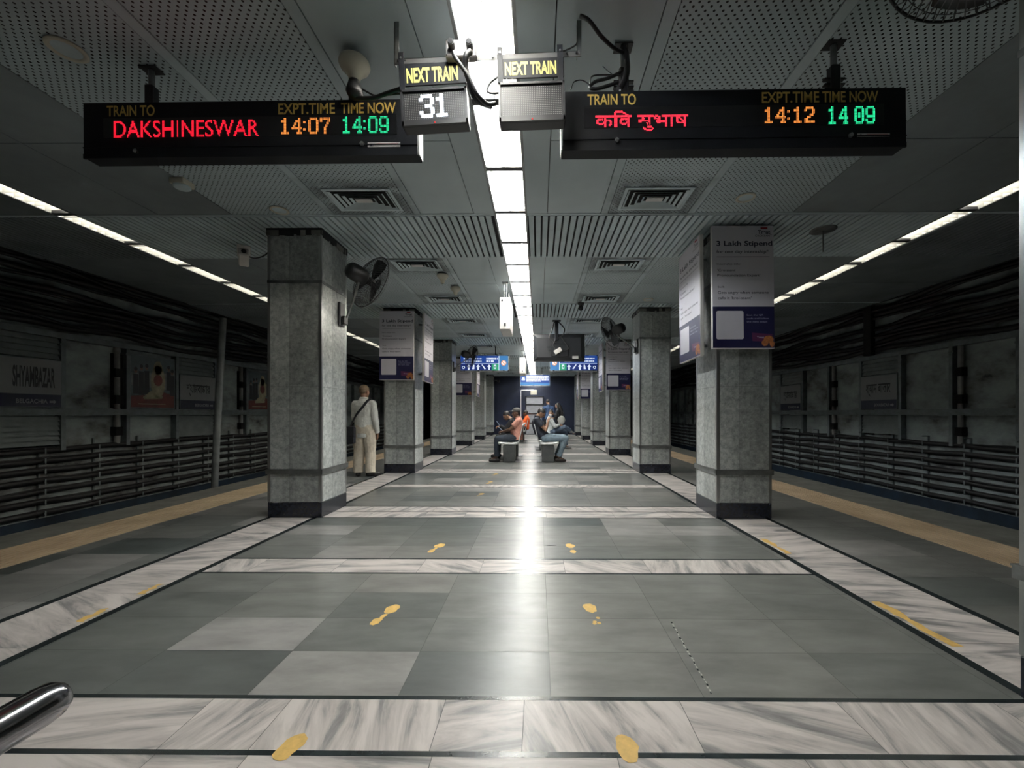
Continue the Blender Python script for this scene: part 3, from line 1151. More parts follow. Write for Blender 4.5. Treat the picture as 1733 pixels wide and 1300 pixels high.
# ------------------------------------------------------------------ wall fans
def fan(label, mount, n_dir, hub, axis, rad=.31, mat_c=None):
    """mount: point on the column; hub: centre of the cage; axis: blowing direction"""
    t = thing('wall_fan', mount, label, 'fan', 'wall fans on the columns')
    m0 = Vector(mount)
    hub = Vector(hub) - m0
    ax = Vector(axis).normalized()
    n_ = Vector(n_dir)
    q = ax.to_track_quat('Z', 'Y').to_matrix().to_4x4()
    Mf = Matrix.Translation(hub) @ q
    blk = M['black_plastic']
    mb = MB()
    side = n_.cross(Vector((0, 0, 1)))
    Mw = Matrix((( side.x, n_.x, 0, 0), (side.y, n_.y, 0, 0), (0, 0, 1, 0), (0, 0, 0, 1)))
    mb.rbox(-.06, .06, .001, .03, -.14, .14, .008, M4=Mw)
    mb.rbox(-.045, .045, .03, .075, -.12, -.02, .012, M4=Mw)
    mb.build('wall_bracket', blk, t)
    mb = MB()
    back = hub - ax * .17
    mb.tube(spline([n_ * .055 + Vector((0, 0, -.06)), n_ * .10 + Vector((0, 0, .02)), back + Vector((0, 0, -.13)), back + Vector((0, 0, -.02))], 5), .014, 8)
    mb.build('arm', M['dull_steel'] if mat_c is None else blk, t)
    mb = MB()
    mb.lathe([(0, -.31), (.06, -.305), (.092, -.27), (.10, -.19), (.095, -.10), (.065, -.065), (0, -.06)], n=18, M4=Mf)
    mb.build('motor', blk, t)
    for b in range(3):
        mb = MB()
        g0 = b * 2 * pi / 3
        prof = [(.04, -.28, .28, .012), (.12, -.42, .42, .022), (.22, -.45, .40, .026), (rad - .04, -.34, .30, .02)]
        v, f = [], []
        for r, a0, a1, lift in prof:
            for j in range(7):
                s_ = j / 6
                g = g0 + a0 + (a1 - a0) * s_
                v.append((r * cos(g), r * sin(g), lift * (2 * s_ - 1)))
        for i_ in range(3):
            for j in range(6):
                f.append((i_ * 7 + j, i_ * 7 + j + 1, i_ * 7 + 8 + j, i_ * 7 + 7 + j))
        mb.add(v, f, 0, True, .5, Mf)
        bl = mb.build('blade', blk, t)
        so = bl.modifiers.new('thickness', 'SOLIDIFY'); so.thickness = .003
    mb = MB()
    mb.lathe([(0, .045), (.04, .04), (.048, .01), (.048, -.05), (0, -.05)], n=16, M4=Mf)
    mb.build('hub', blk, t)
    for nm, z0, z1 in (('front_guard', .0, .085), ('rear_guard', -.0, -.085)):
        mb = MB()
        for rr_, zz, w_ in ((rad, 0, .006), (rad * .82, z1 * .62, .0018), (rad * .55, z1 * .9, .0018), (.075, z1, .004)):
            mb.tube([(rr_ * cos(2 * pi * k_ / 40), rr_ * sin(2 * pi * k_ / 40), zz) for k_ in range(40)], w_, 4, closed=True, M4=Mf)
        for k_ in range(54):
            g = 2 * pi * k_ / 54
            tw = .5
            pts = []
            for r_, zz, a in ((.07, z1, 0), (rad * .35, z1 * .98, .15), (rad * .65, z1 * .82, .32), (rad * .88, z1 * .48, .45), (rad, 0, .5)):
                pts.append((r_ * cos(g + a * tw), r_ * sin(g + a * tw), zz))
            mb.tube(pts, .0026, 3, caps=False, M4=Mf)
        if z1 > 0:
            mb.lathe([(0, z1 + .006), (.065, z1 + .004), (.075, z1), (.07, z1 - .004)], n=18, M4=Mf)
        mb.build(nm, mat('fan_wire_grey', (.05, .052, .055), .45), t)
    return t

fan('black wall fan on the nearest left column', (XL + h + .004, 4.88, 2.30), (1, 0, 0), (-2.00, 4.92, 2.70), (.55, .80, -.28), .325)
fan('black wall fan facing away on the fan-only column at right', (XR - h - .004, 8.0, 2.42), (-1, 0, 0), (1.40, 8.02, 2.70), (-.72, .62, -.22), .31)
fan('small far wall fan silhouetted before the left blue sign', (XL + h + .004, 11.40, 2.42), (1, 0, 0), (-1.86, 11.50, 2.72), (.72, .62, -.22), .31)
fan('dark fan guard cut off at the top right corner', (XR - h - .004, 1.36, 2.62), (-1, 0, 0), (1.60, 1.46, 2.86), (-.35, -.25, -.9), .30)

# ------------------------------------------------------------------ train destination signs
LEDR = mat('led_red', (.05, 0, 0), .5, emit=(1.0, 0.012, 0.035), strength=2.6)
LEDR2 = mat('led_red_hot', (.05, 0, 0), .5, emit=(1.0, 0.03, 0.06), strength=3.4)
LEDA = mat('led_amber', (.05, .02, 0), .5, emit=(1.0, 0.30, 0.06), strength=1.9)
LEDG = mat('led_green', (0, .05, .02), .5, emit=(0.03, 1.0, 0.40), strength=1.7)
LEDW = mat('led_white', (.3, .3, .3), .5, emit=(0.80, 0.86, 1.0), strength=4.5)
LEDOFF = mat('led_unlit', (.22, .22, .21), .5)
RX, UZ = Vector((1, 0, 0)), Vector((0, 0, 1))

def train_sign(label, x0, x1, y0, ztop, zbot, heads, leds, knob, plate, hangers, lowname):
    cx = (x0 + x1) / 2
    t = thing('train_indicator', (cx, y0 + .04, ztop), label, 'train sign', 'train indicators under the ceiling')
    t.rotation_euler = (0, -.006, 0)
    o = Vector((cx, y0 + .04, ztop))
    def L(p): return Vector(p) - o
    mb = MB()
    a, b = L((x0, y0, zbot)), L((x1, y0 + .09, ztop))
    mb.rbox(a.x, b.x, a.y, b.y, a.z, b.z, .004)
    mb.box(a.x + .002, b.x - .002, a.y - .004, a.y + .01, a.z + .052, a.z + .058)
    mb.box(a.x + .002, b.x - .002, a.y - .002, a.y + .01, a.z - .006, a.z + .02)
    cs = mb.build('casing', M['case'], t)
    for xs, s in ((a.x, -1), (b.x, 1)):
        mb = MB()
        q = sorted((xs, xs + s * .005))
        mb.box(q[0], q[1], a.y + .012, b.y - .004, a.z + .006, b.z - .02)
        mb.build('end_cap', M['white_paint'], t)
    zt, zb = heads['row']
    pa, pb_ = L((x0 + .12, y0 - .0012, zb - .125)), L((x1 - .12, y0, zb - .012))
    mb = MB()
    mb.box(pa.x, pb_.x, pa.y, pb_.y, pa.z, pb_.z)
    dw = mb.build('display_window', M['panel'], t)
    for s, xa, xb in heads['text']:
        mb = MB()
        p = L((xa, y0 - .0015, zb))
        mb.text(s, p, RX, UZ, zt - zb, xb - xa, 0, .02)
        mb.build('heading_lettering', M['yellow_text'], cs)
    for nm, dots, xa, xb, za, zb2, cols, rows, ms in leds:
        mb = MB()
        p = L((xa, y0 - .0025, za))
        led(mb, dots, p, RX, UZ, (xb - xa) / cols, (za - zb2) / rows, 0)
        mb.build(nm, ms, dw)
    for kx, kz in knob:
        mb = MB()
        p = L((kx, y0, kz))
        mb.cyl(p, p + Vector((0, -.012, 0)), .012, 14)
        mb.cyl(p + Vector((0, -.012, 0)), p + Vector((0, -.016, 0)), .006, 10)
        mb.build('lock', M['steel'], t)
    if plate:
        xa, xb, za, zb2 = plate
        p, q = L((xa, y0, zb2)), L((xb, y0, za))
        mb = MB()
        mb.box(p.x, q.x, p.y - .002, p.y, p.z, q.z, 0)
        c = Vector((p.x + .014, p.y - .003, p.z + .004))
        mb.text('a.', c, RX, UZ, (q.z - p.z) * .55, None, 1, .03)
        mb.box(p.x + .05, q.x - .01, p.y - .0026, p.y - .002, p.z + (q.z - p.z) * .55, p.z + (q.z - p.z) * .75, 2)
        mb.build('maker_plate', [M['white_paint'], M['ink'], mat('plate_print', (.5, .2, .2), .5)], t)
    for hx, fat in hangers:
        mb = MB()
        p = L((hx, y0 + .045, ztop))
        zc = CZ - ztop
        mb.cyl(p, p + UZ * zc, .016, 12, 0)
        mb.rbox(p.x - .026, p.x + .026, p.y - .026, p.y + .026, -.002, zc * .55, .008, 1)
        mb.rbox(p.x - .05, p.x + .05, p.y - .035, p.y + .035, zc - .008, zc - .001, .003, 1)
        if fat:
            for zz in (.02, .045, .075):
                mb.box(p.x - .055, p.x + .055, p.y - .012, p.y + .012, zz, zz + .008, 1)
        mb.build('hanger', [M['dull_steel'], M['black_plastic']], t)
    return t

def X_(px, Y): return at(px, 700, Y).x
def Z_(py, Y): return at(905, py, Y).z
Y1 = 2.36
d1 = raster('DAKSHINESWAR', 15, 128, .006)
a1, c1 = digits('14:07')
g1, c2 = digits('14:09')
train_sign('black indicator reading DAKSHINESWAR in red diodes', X_(140, Y1), X_(707, Y1), Y1, Z_(167, Y1), Z_(261, Y1),
    {'row': (Z_(173, Y1), Z_(191, Y1)), 'text': [('TRAIN TO', X_(181, Y1), X_(262, Y1)), ('EXPT.TIME', X_(471, Y1), X_(567, Y1)), ('TIME NOW', X_(577, Y1), X_(670, Y1))]},
    [('red_led_lettering', d1, X_(193, Y1), X_(438, Y1), Z_(200, Y1), Z_(228.5, Y1), 128, 15, LEDR),
     ('amber_led_lettering', a1, X_(474, Y1), X_(559, Y1), Z_(198, Y1), Z_(226, Y1), c1, 14, LEDA),
     ('green_led_lettering', g1, X_(578, Y1), X_(658, Y1), Z_(197, Y1), Z_(226, Y1), c2, 14, LEDG)],
    [(X_(613, Y1), Z_(244, Y1)), (X_(231, Y1), Z_(252, Y1))], (X_(622, Y1), X_(677, Y1), Z_(241, Y1), Z_(249, Y1)),
    [(X_(257, Y1 + .045), False), (X_(600, Y1 + .045), False)], 'left')
YR = 2.235
# the two words are kept in visual glyph order
dots = raster('\u0915\u093f\u0935 \u0938\u0941\u092d\u093e\u0937', 19, 84, .014)
a2, c3 = digits('14:12')
g2, c4 = digits('14 O9')
train_sign('black indicator with red Devanagari diode lettering', X_(950.5, YR), X_(1534, YR), YR, Z_(153, YR), Z_(252, YR),
    {'row': (Z_(159, YR), Z_(177, YR)), 'text': [('TRAIN TO', X_(994, YR), X_(1076, YR)), ('EXPT.TIME', X_(1289, YR), X_(1386, YR)), ('TIME NOW', X_(1391, YR), X_(1486, YR))]},
    [('red_led_lettering', dots, X_(1007, YR), X_(1164, YR), Z_(188, YR), Z_(223, YR), 84, 19, LEDR2),
     ('amber_led_lettering', a2, X_(1291, YR), X_(1378, YR), Z_(185, YR), Z_(212, YR), c3, 14, LEDA),
     ('green_led_lettering', g2, X_(1399, YR), X_(1480, YR), Z_(185, YR), Z_(215, YR), c4, 14, LEDG)],
    [(X_(1043, YR), Z_(238, YR)), (X_(1438, YR), Z_(234, YR))], (X_(1450, YR), X_(1505, YR), Z_(230.5, YR), Z_(236, YR)),
    [(X_(1411, YR + .045), True), (X_(1055, YR + .045), True)], 'right')

# ------------------------------------------------------------------ next-train countdown boards on their bracket
Y2 = 2.10
def bracket():
    t = thing('hanging_bracket', (X_(824, Y2), Y2 + .04, CZ), 'galvanised steel bar hung from two ceiling rods above the countdown boards', 'bracket')
    o = t.location.copy()
    zb = Z_(94, Y2)
    mb = MB()
    a, b = at(665, 98, Y2) - o, at(983, 84, Y2) - o
    dr = (b - a)
    g = math.atan2(dr.z, dr.x)
    Mr = Matrix.Translation((a.x, .0, a.z)) @ Matrix.Rotation(-g, 4, 'Y')
    L = dr.length
    mb.box(0, L, -.018, -.014, -.014, .014, M4=Mr)
    mb.box(0, L, -.018, .012, .011, .014, M4=Mr)
    for q in (.02, .055, L * .53, L - .07, L - .02):
        mb.cyl(Mr @ Vector((q, -.019, 0)), Mr @ Vector((q, -.024, 0)), .005, 8, 1)
    mb.build('cross_bar', [M['bar'], M['black_plastic']], t)
    for px, pb_ in ((668, 98), (981, 84)):
        mb = MB()
        p = at(px, pb_, Y2) - o
        mb.box(p.x - .012, p.x + .012, -.014, -.010, p.z - .01, 0)
        mb.box(p.x - .012, p.x - .008, -.014, .012, p.z - .01, 0)
        mb.build('hanger_rod', M['dull_steel'], t)
bracket()

def count_board(label, px0, px1, y0l, y1l, slope, tl, number, straps):
    """px0..px1 box, y0l/y1l top and bottom pixel rows at its left end"""
    cx = X_((px0 + px1) / 2, Y2)
    z1, z0 = Z_(y0l, Y2), Z_(y1l, Y2)
    t = thing('countdown_board', (cx, Y2, z0), label, 'train sign', 'next train countdown boards')
    hw = (X_(px1, Y2) - X_(px0, Y2)) / 2
    t.rotation_euler = (0, -slope, 0)
    hh = z1 - z0
    mb = MB()
    mb.rbox(-hw, hw, -.001, .07, 0, hh, .006, 0)
    f = .011
    for a, b, c, d in ((-hw, hw, 0, .022), (-hw, hw, hh - f, hh), (-hw, -hw + f, 0, hh), (hw - f, hw, 0, hh)):
        mb.box(a, b, -.01, .002, c, d, 0)
    cs = mb.build('casing', M['black_plastic'], t)
    cols, rows = 32, 16
    px, pz = (2 * hw - .034) / cols, (hh - .05) / rows
    on = set()
    if number:
        x = 8
        for ch in number:
            for a, b, c, d in DIG[ch]:
                for i in range(a, c + 1):
                    for j in range(b, d + 1):
                        on.add((x + i, j + 1))
            x += 8
    allp = {(i, j) for i in range(cols) for j in range(rows)}
    mb = MB()
    led(mb, allp - on, Vector((-hw + .017, -.003, hh - .02)), RX, UZ, px, pz, 0, .42)
    mb.build('unlit_led_dots', LEDOFF, cs)
    if on:
        mb = MB()
        led(mb, on, Vector((-hw + .017, -.004, hh - .02)), RX, UZ, px, pz, 0, .92)
        mb.build('white_led_lettering', LEDW, cs)
    mb = MB()
    mb.ball((-.0, -.011, .008), .004, 8)
    mb.build('status_lamp', mat('status_red', (.5, .02, .02), .4, emit=(1, .05, .05), strength=.6), t)
    za, zb = tl
    mb = MB()
    mb.box(-hw + .0, hw + .0, -.004, .004, zb, za, 0)
    for sx in straps:
        mb.box(sx - .014, sx + .014, -.008, -.004, hh - .01, zb + (za - zb) + .06, 0)
        mb.cyl((sx, -.008, za + .03), (sx, -.012, za + .03), .005, 8, 1)
    npl = mb.build('name_plate', [M['case'], M['steel']], t)
    mb = MB()
    mb.text('NEXT TRAIN', (-hw + .036, -.0055, zb + .016), RX, UZ, (za - zb) * .66, 2 * hw - .075, 0, .035)
    mb.build('heading_lettering', M['bright_yellow'], npl)
    return t
count_board('black countdown board showing a white 31', 681, 793, 150, 211, .055, (.315, .205), '31', (-.155,))
count_board('blank countdown board beside the lit one', 845, 957, 140, 206, .03, (.320, .222), '', (-.155, .150))

# twin socket on the bar
t = thing('socket_box', at(781, 84, Y2 - .03), 'cream twin socket plate with two black plugs on the hanging bar', 'socket')
mb = MB(); mb.rbox(-.078, .078, -.012, .03, -.044, .044, .006)
for a, b in ((-.072, -.037), (.072, -.037), (-.072, .037), (.072, .037)):
    mb.cyl((a, -.012, b), (a, -.014, b), .003, 8, 1)
mb.build('plate', [M['socket'], M['black_plastic']], t)
for a in (-.046, .044):
    mb = MB(); mb.cyl((a, -.012, .002), (a, -.045, .002), .017, 14); mb.cyl((a, -.045, .002), (a, -.052, .0), .012, 12)
    mb.build('plug', M['black_plastic'], t)

def cable(name, label, pts, r, m='cable', cat='cable', group=None):
    mb = MB()
    mb.tube(spline(pts, 7), r, 8)
    o = mb.build(name, M[m])
    return tag(o, label, cat, group, 'thing')
def A(*q): return [at(*p) for p in q]
cable('power_cable', 'thick grey sleeve falling from the socket plate behind the lit countdown board', A((767, 88, 2.02), (772, 100, 2.02), (790, 125, 2.03), (806, 158, 2.06), (824, 176, 2.12), (838, 175, 2.16)), .011)
cable('power_cable', 'thicker black cable dropping straight from the right plug', A((796, 88, 2.02), (789, 95, 2.01), (788, 115, 2.03), (795, 140, 2.05), (806, 168, 2.10), (830, 180, 2.2)), .015)
cable('signal_cable', 'thin black lead looping to the side of the blank countdown board', A((843, 130, 2.13), (829, 141, 2.12), (825, 155, 2.12), (836, 158, 2.12), (846, 157, 2.13)), .006)
cable('signal_cable', 'black lead hanging along the bar to the right ceiling rod', A((815, 98, 2.15), (880, 98, 2.13), (940, 90, 2.13), (972, 78, 2.13), (978, 66, 2.13)), .004)
cable('power_cable', 'thick black cable drooping from the right ceiling rod to the cable bundle', A((982, 27, 2.06), (998, 36, 2.06), (1018, 62, 2.12), (1040, 82, 2.20), (1056, 90, 2.26)), .010)
cable('power_cable', 'fat black cable bundle standing on the right indicator', A((1056, 80, 2.265), (1059, 95, 2.265), (1060, 120, 2.265), (1055, 140, 2.265), (1048, 152, 2.265)), .020)
cable('signal_cable', 'black cable loop lying on top of the right indicator', A((1052, 122, 2.26), (1030, 132, 2.25), (1008, 138, 2.25), (998, 148, 2.25), (1012, 150, 2.25), (1045, 140, 2.26)), .009)
cable('signal_cable', 'upper thin wire arc at the left end of the right indicator', A((1050, 128, 2.25), (1020, 127, 2.25), (1001, 130, 2.25), (999, 145, 2.25)), .004)
cable('signal_cable', 'lower thin wire arc at the left end of the right indicator', A((1000, 145, 2.24), (985, 136, 2.24), (971, 139, 2.24), (966, 152, 2.24)), .003)
cable('signal_cable', 'single stray wire sticking up beside the cable bundle', A((1042, 130, 2.25), (1031, 122, 2.25), (1020, 112, 2.25)), .002)
cable('power_cable', 'dark sleeve sagging from the cream fitting to the lit countdown board', A((590, 152, 2.32), (602, 164, 2.32), (630, 166, 2.30), (655, 158, 2.25), (682, 149, 2.17)), .011)
cable('signal_cable', 'thin wire beside the sleeve under the cream fitting', A((608, 148, 2.33), (622, 156, 2.33), (636, 162, 2.32), (660, 160, 2.26), (683, 158, 2.18)), .005)

def horn(label, p, k=1.0, socket=True):
    t = thing('ceiling_horn', p, label, 'ceiling fitting', 'cream funnel fittings')
    mb = MB()
    mb.lathe([(.018 * k, -.150 * k), (.030 * k, -.135 * k), (.036 * k, -.105 * k), (.055 * k, -.080 * k), (.080 * k, -.055 * k), (.088 * k, -.035 * k), (.082 * k, -.015 * k), (.055 * k, -.004 * k), (.02 * k, 0)], n=28)
    mb.build('funnel', M['cream'], t)
    mb = MB()
    mb.cyl((0, 0, -.002), (0, 0, CZ - p[2]), .016 * k, 12)
    mb.build('stem', M['black_plastic'], t)
    if socket:
        mb = MB()
        mb.lathe([(0, -.215), (.034, -.21), (.046, -.185), (.036, -.15), (.030, -.125), (0, -.12)], n=18)
        mb.build('socket', M['black_plastic'], t)
horn('cream funnel-shaped fitting in a black socket above the left indicator', tuple(at(600, 100, 2.31)), .95)
horn('small cream funnel fitting under the ceiling beyond the nearest left fan', (X_(749, 5.95), 5.95, CZ - .004), .95, False)
horn('small cream funnel fitting just behind the first far one', (X_(771, 6.55), 6.55, CZ - .004), .95, False)
# ------------------------------------------------------------------ things on the ceiling
def diffuser_proto():
    t = thing('air_diffuser', (0, 0, CZ), 'x', 'air vent')
    a, b = .31, .20
    mb = MB()
    for x0, x1, y0, y1 in ((-a, a, -b, -b + .03), (-a, a, b - .03, b), (-a, -a + .03, -b, b), (a - .03, a, -b, b)):
        mb.box(x0, x1, y0, y1, -.012, -.0005)
    mb.build('frame', M['rib'], t)
    mb = MB()
    mb.box(-a + .03, a - .03, -b + .03, b - .03, -.003, -.0008)
    mb.build('backing', M['void'], t)
    mb = MB()
    for k in range(4):
        q = k * .036
        x, y = a - .034 - q * 1.45, b - .034 - q
        e = .022
        zt, zl = -.003, -.016
        o = [(-x, -y, zl), (x, -y, zl), (x, y, zl), (-x, y, zl)]
        i = [(-x + e, -y + e * .7, zt), (x - e, -y + e * .7, zt), (x - e, y - e * .7, zt), (-x + e, y - e * .7, zt)]
        mb.add(o + i, [(j, (j + 1) % 4, (j + 1) % 4 + 4, j + 4) for j in range(4)])
    mb.build('louvre', M['rib'], t)
    mb = MB()
    mb.box(-.075, .075, -.03, .03, -.016, -.006)
    mb.build('centre_plate', M['white_paint'], t)
    return t
proto = diffuser_proto()
first = True
for side, x in (('left', -1.645), ('right', 1.09)):
    k = 0
    for c in CY:
        for dy in (-.86, .86):
            y = c + dy
            if y < 3.0 or y > 21.5:
                continue
            o = proto if first else copy_tree(proto)
            first = False
            o.location = (x, y, CZ)
            tag(o, f'sooty rectangular air vent {side} of the central light row, {ORD[k]} from the camera', 'air vent', f'air vents of the {side} row')
            k += 1

def downlight(p, label):
    t = thing('downlight', p, label, 'downlight', 'round ceiling downlights')
    mb = MB(); mb.lathe([(.062, -.0005), (.085, -.002), (.088, -.010), (.080, -.016), (.064, -.012), (.062, -.0005)], n=28)
    mb.build('rim', M['cream'], t)
    mb = MB(); mb.lathe([(.063, -.008), (.03, -.010), (0, -.010)], n=24)
    mb.build('lens', M['rib'], t)
for px, py, lab in ((473, 353, 'round unlit downlight above the nearest left column'), (1262, 335, 'round unlit downlight before the nearest poster column'),
                    (113, 76, 'round unlit downlight in the dark top left corner'), (668, 523, 'round downlight above the second left column'), (1097, 507, 'round downlight above the fan column at right')):
    Y = (CZ - H) * F / (PPY - py)
    downlight((X_(px, Y), Y, CZ), lab)
t = thing('surface_downlight', (at(308, 303, 3.56).x, 3.56, CZ), 'boxy grey ceiling lamp base with a round lower ring', 'downlight')
mb = MB(); mb.rbox(-.062, .062, -.062, .062, -.05, -.0005, .004); mb.build('base', M['cream'], t)
mb = MB(); mb.lathe([(0, -.072), (.05, -.072), (.064, -.062), (.064, -.05)], n=24); mb.build('ring', M['rib'], t)

# floodlight camera beside the nearest left column
t = thing('security_camera', (-3.58, 5.0, CZ), 'small pale camera hanging on a bent arm left of the nearest left column', 'camera')
mb = MB(); mb.cyl((0, 0, -.013), (0, 0, -.08), .014, 10); mb.lathe([(.045, -.013), (.045, -.022), (.02, -.03)], n=16); mb.build('mount', M['black_plastic'], t)
Mc = Matrix.Translation((0, 0, -.13)) @ Matrix.Scale(1.35, 4) @ Matrix.Rotation(radians(35), 4, 'Z') @ Matrix.Rotation(radians(-14), 4, 'X')
mb = MB(); mb.rbox(-.04, .04, -.11, .09, -.036, .036, .01, M4=Mc); mb.build('body', M['white_paint'], t)
mb = MB(); mb.rbox(-.05, .05, -.14, .05, .036, .046, .004, M4=Mc); mb.build('sun_shield', M['white_paint'], t)
mb = MB(); mb.cyl(Mc @ Vector((0, -.111, 0)), Mc @ Vector((0, -.116, 0)), .026, 16); mb.build('lens', M['black_plastic'], t)
mb = MB(); mb.tube(spline([(.02, 0, -.09), (.12, 0, -.13), (.22, .02, -.10), (.30, .03, -.03)], 6), .008, 6); mb.build('lead', M['cable'], t)
t = thing('ceiling_hook', (X_(1393, 4.55), 4.55, CZ - .012), 'thin T-shaped rod hanging from the ribbed ceiling right of the posters', 'hook')
mb = MB(); mb.lathe([(.0, -.012), (.11, -.010), (.13, -.003), (.13, 0)], n=20); mb.build('cap', M['dull_steel'], t)
mb = MB(); mb.cyl((0, 0, -.01), (0, 0, -.24), .006, 8); mb.build('rod', M['dull_steel'], t)
t = thing('dome_camera', (X_(985, 7.35), 7.55, CZ), 'small dark camera hanging below the third right-hand air vent', 'camera')
mb = MB(); mb.lathe([(.06, -.001), (.06, -.03), (.03, -.04), (.03, -.075)], n=16); mb.build('base', M['black_plastic'], t)
mb = MB(); mb.ball((0, 0, -.10), .045, 14); mb.build('dome', M['black_plastic'], t)

# hanging white box signs, seen on their short ends
def box_sign(label, p, w_, hgt, ln):
    t = thing('hanging_box_sign', p, label, 'hanging sign', 'white hanging box signs')
    mb = MB(); mb.rbox(-w_ / 2, w_ / 2, 0, ln, 0, hgt, .006); mb.build('case', M['white_paint'], t)
    mb = MB(); mb.rbox(-.014, .014, -.010, .002, .045, .09, .004); mb.build('latch', M['black_plastic'], t)
    mb = MB(); mb.cyl((-w_ * .25, -.008, hgt - .05), (-w_ * .25, .002, hgt - .05), .016, 12); mb.build('gland', M['black_plastic'], t)
    for yy in (.06, ln - .06):
        for xx in (-.02, .02):
            mb = MB(); mb.cyl((xx, yy, hgt - .003), (xx, yy, CZ - p[2]), .007, 8); mb.build('hanger', M['steel'], t)
    mb = MB(); mb.rbox(-.05, .05, .02, .10, CZ - p[2] - .02, CZ - p[2] - .001, .004); mb.build('ceiling_plate', M['dull_steel'], t)
    return t
Yb = 6.3
box_sign('white hanging box sign nearest the camera, left of the light row', (X_(854.5, Yb), Yb, Z_(557, Yb)), .165, Z_(503, Yb) - Z_(557, Yb), .62)
Yb = 13.2
box_sign('farther white hanging box sign above the small blue sign', (X_(884, Yb), Yb, Z_(632, Yb)), .19, Z_(605, Yb) - Z_(632, Yb), 1.0)

# television seen from behind
Yt = 9.0
t = thing('television', (X_(946, Yt), Yt, 0), 'large black flat television hung from the ceiling, seen from behind', 'television')
zt, zb = Z_(565, Yt), Z_(612, Yt)
hw = (X_(993, Yt) - X_(905, Yt)) / 2
mb = MB(); mb.rbox(-hw, hw, .03, .07, zb, zt, .012); mb.build('screen_body', M['black_plastic'], t)
mb = MB()
q = .09
v = [(-hw + .02, .03, zb + .02), (hw - .02, .03, zb + .02), (hw - .02, .03, zt - .02), (-hw + .02, .03, zt - .02),
     (-hw + q, -.02, zb + q), (hw - q, -.02, zb + q), (hw - q, -.02, zt - q), (-hw + q, -.02, zt - q)]
mb.add(v, [(4, 5, 6, 7), (0, 1, 5, 4), (1, 2, 6, 5), (2, 3, 7, 6), (3, 0, 4, 7)])
mb.build('back_shell', mat('television_back', (.016, .017, .02), .55, 0.0, .3), t)
def P9(px, py, y=Yt): return at(px, py, y) - Vector((X_(946, Yt), Yt, 0))
mb = MB(); a = P9(941, 600); mb.rbox(a.x - .10, a.x + .26, -.05, -.02, a.z - .05, a.z + .22, .01); mb.build('mount_plate', M['case'], t)
mb = MB(); a = P9(942, 560); mb.rbox(a.x - .04, a.x + .04, -.045, .0, a.z - .22, CZ - .001, .008); mb.rbox(a.x - .09, a.x + .09, -.07, .03, CZ - .02, CZ - .001, .004); mb.build('ceiling_pole', M['case'], t)
mb = MB(); a = P9(944, 595); Mq = Matrix.Translation((a.x, -.075, a.z)) @ Matrix.Rotation(radians(-32), 4, 'Y'); mb.rbox(-.085, .085, -.02, .024, -.05, .05, .01, M4=Mq); mb.build('signal_box', M['white_paint'], t)
mb = MB(); a = P9(973.5, 605); mb.box(a.x - .065, a.x + .065, -.027, -.02, a.z - .03, a.z + .03); mb.build('rating_label', M['white_paint'], t)
for px in (929, 931):
    mb = MB(); a = P9(px, 588 + (px - 929) * 3); mb.box(a.x - .04, a.x + .04, -.03, -.02, a.z - .02, a.z + .02); mb.build('connector', M['case'], t)
for i, pts in enumerate((((938, 545), (934, 560), (930, 572), (940, 580)), ((945, 545), (955, 556), (953, 566), (945, 572)), ((940, 575), (936, 585), (941, 592), (947, 590)), ((950, 570), (958, 582), (962, 590), (955, 594)))):
    mb = MB(); mb.tube(spline([P9(x, y, Yt - .05) for x, y in pts], 6), .014, 6); mb.build('lead', M['cable'], t)

# ------------------------------------------------------------------ lit blue wayfinding signs
BLUE = mat('lit_blue', (.01, .03, .10), .4, emit=(.02, .08, .40), strength=.62)
BLUED = mat('lit_navy', (.005, .012, .06), .4, emit=(.010, .03, .18), strength=.75)
BLUEL = mat('lit_sky_blue', (.02, .08, .16), .4, emit=(.06, .26, .65), strength=.6)
LITW = mat('lit_white', (.5, .5, .55), .4, emit=(.75, .84, 1.0), strength=.85)
LITG = mat('lit_green', (.02, .12, .06), .4, emit=(.02, .32, .16), strength=.9)
LITO = mat('lit_orange', (.3, .1, .02), .4, emit=(1.0, .40, .12), strength=.75)
def lit_frame(t, hw, hh, dp):
    mb = MB()
    mb.rbox(-hw, hw, .002, dp, 0, hh, .006)
    for a, b, c, d in ((-hw, hw, 0, .03), (-hw, hw, hh - .02, hh), (-hw, -hw + .022, 0, hh), (hw - .022, hw, 0, hh)):
        mb.box(a, b, -.008, .004, c, d)
    mb.build('frame', M['steel'], t)
    for s in (-.45, .45):
        mb = MB(); mb.cyl((s * hw, dp / 2, hh - .002), (s * hw, dp / 2, CZ - t.location.z), .014, 8); mb.build('hanger', M['dusty_black'], t)
def arrow(mb, x, z, s, y, mi):
    mb.poly([(x, y, z + s), (x - s * .75, y, z + s * .1), (x - s * .3, y, z + s * .1), (x - s * .3, y, z - s), (x + s * .3, y, z - s), (x + s * .3, y, z + s * .1), (x + s * .75, y, z + s * .1)][::-1], mi)
def disc(mb, x, z, r, y, mi, n=18):
    mb.poly([(x + r * cos(2 * pi * k / n), y, z + r * sin(2 * pi * k / n)) for k in range(n)], mi)
def words_bar(mb, x0, x1, z, hgt, y, mi, rr):
    x = x0
    while x < x1:
        w_ = rr.uniform(.03, .10)
        mb.quad((x, y, z - hgt), (min(x + w_, x1), y, z - hgt), (min(x + w_, x1), y, z + hgt), (x, y, z + hgt), mi)
        x += w_ + .016
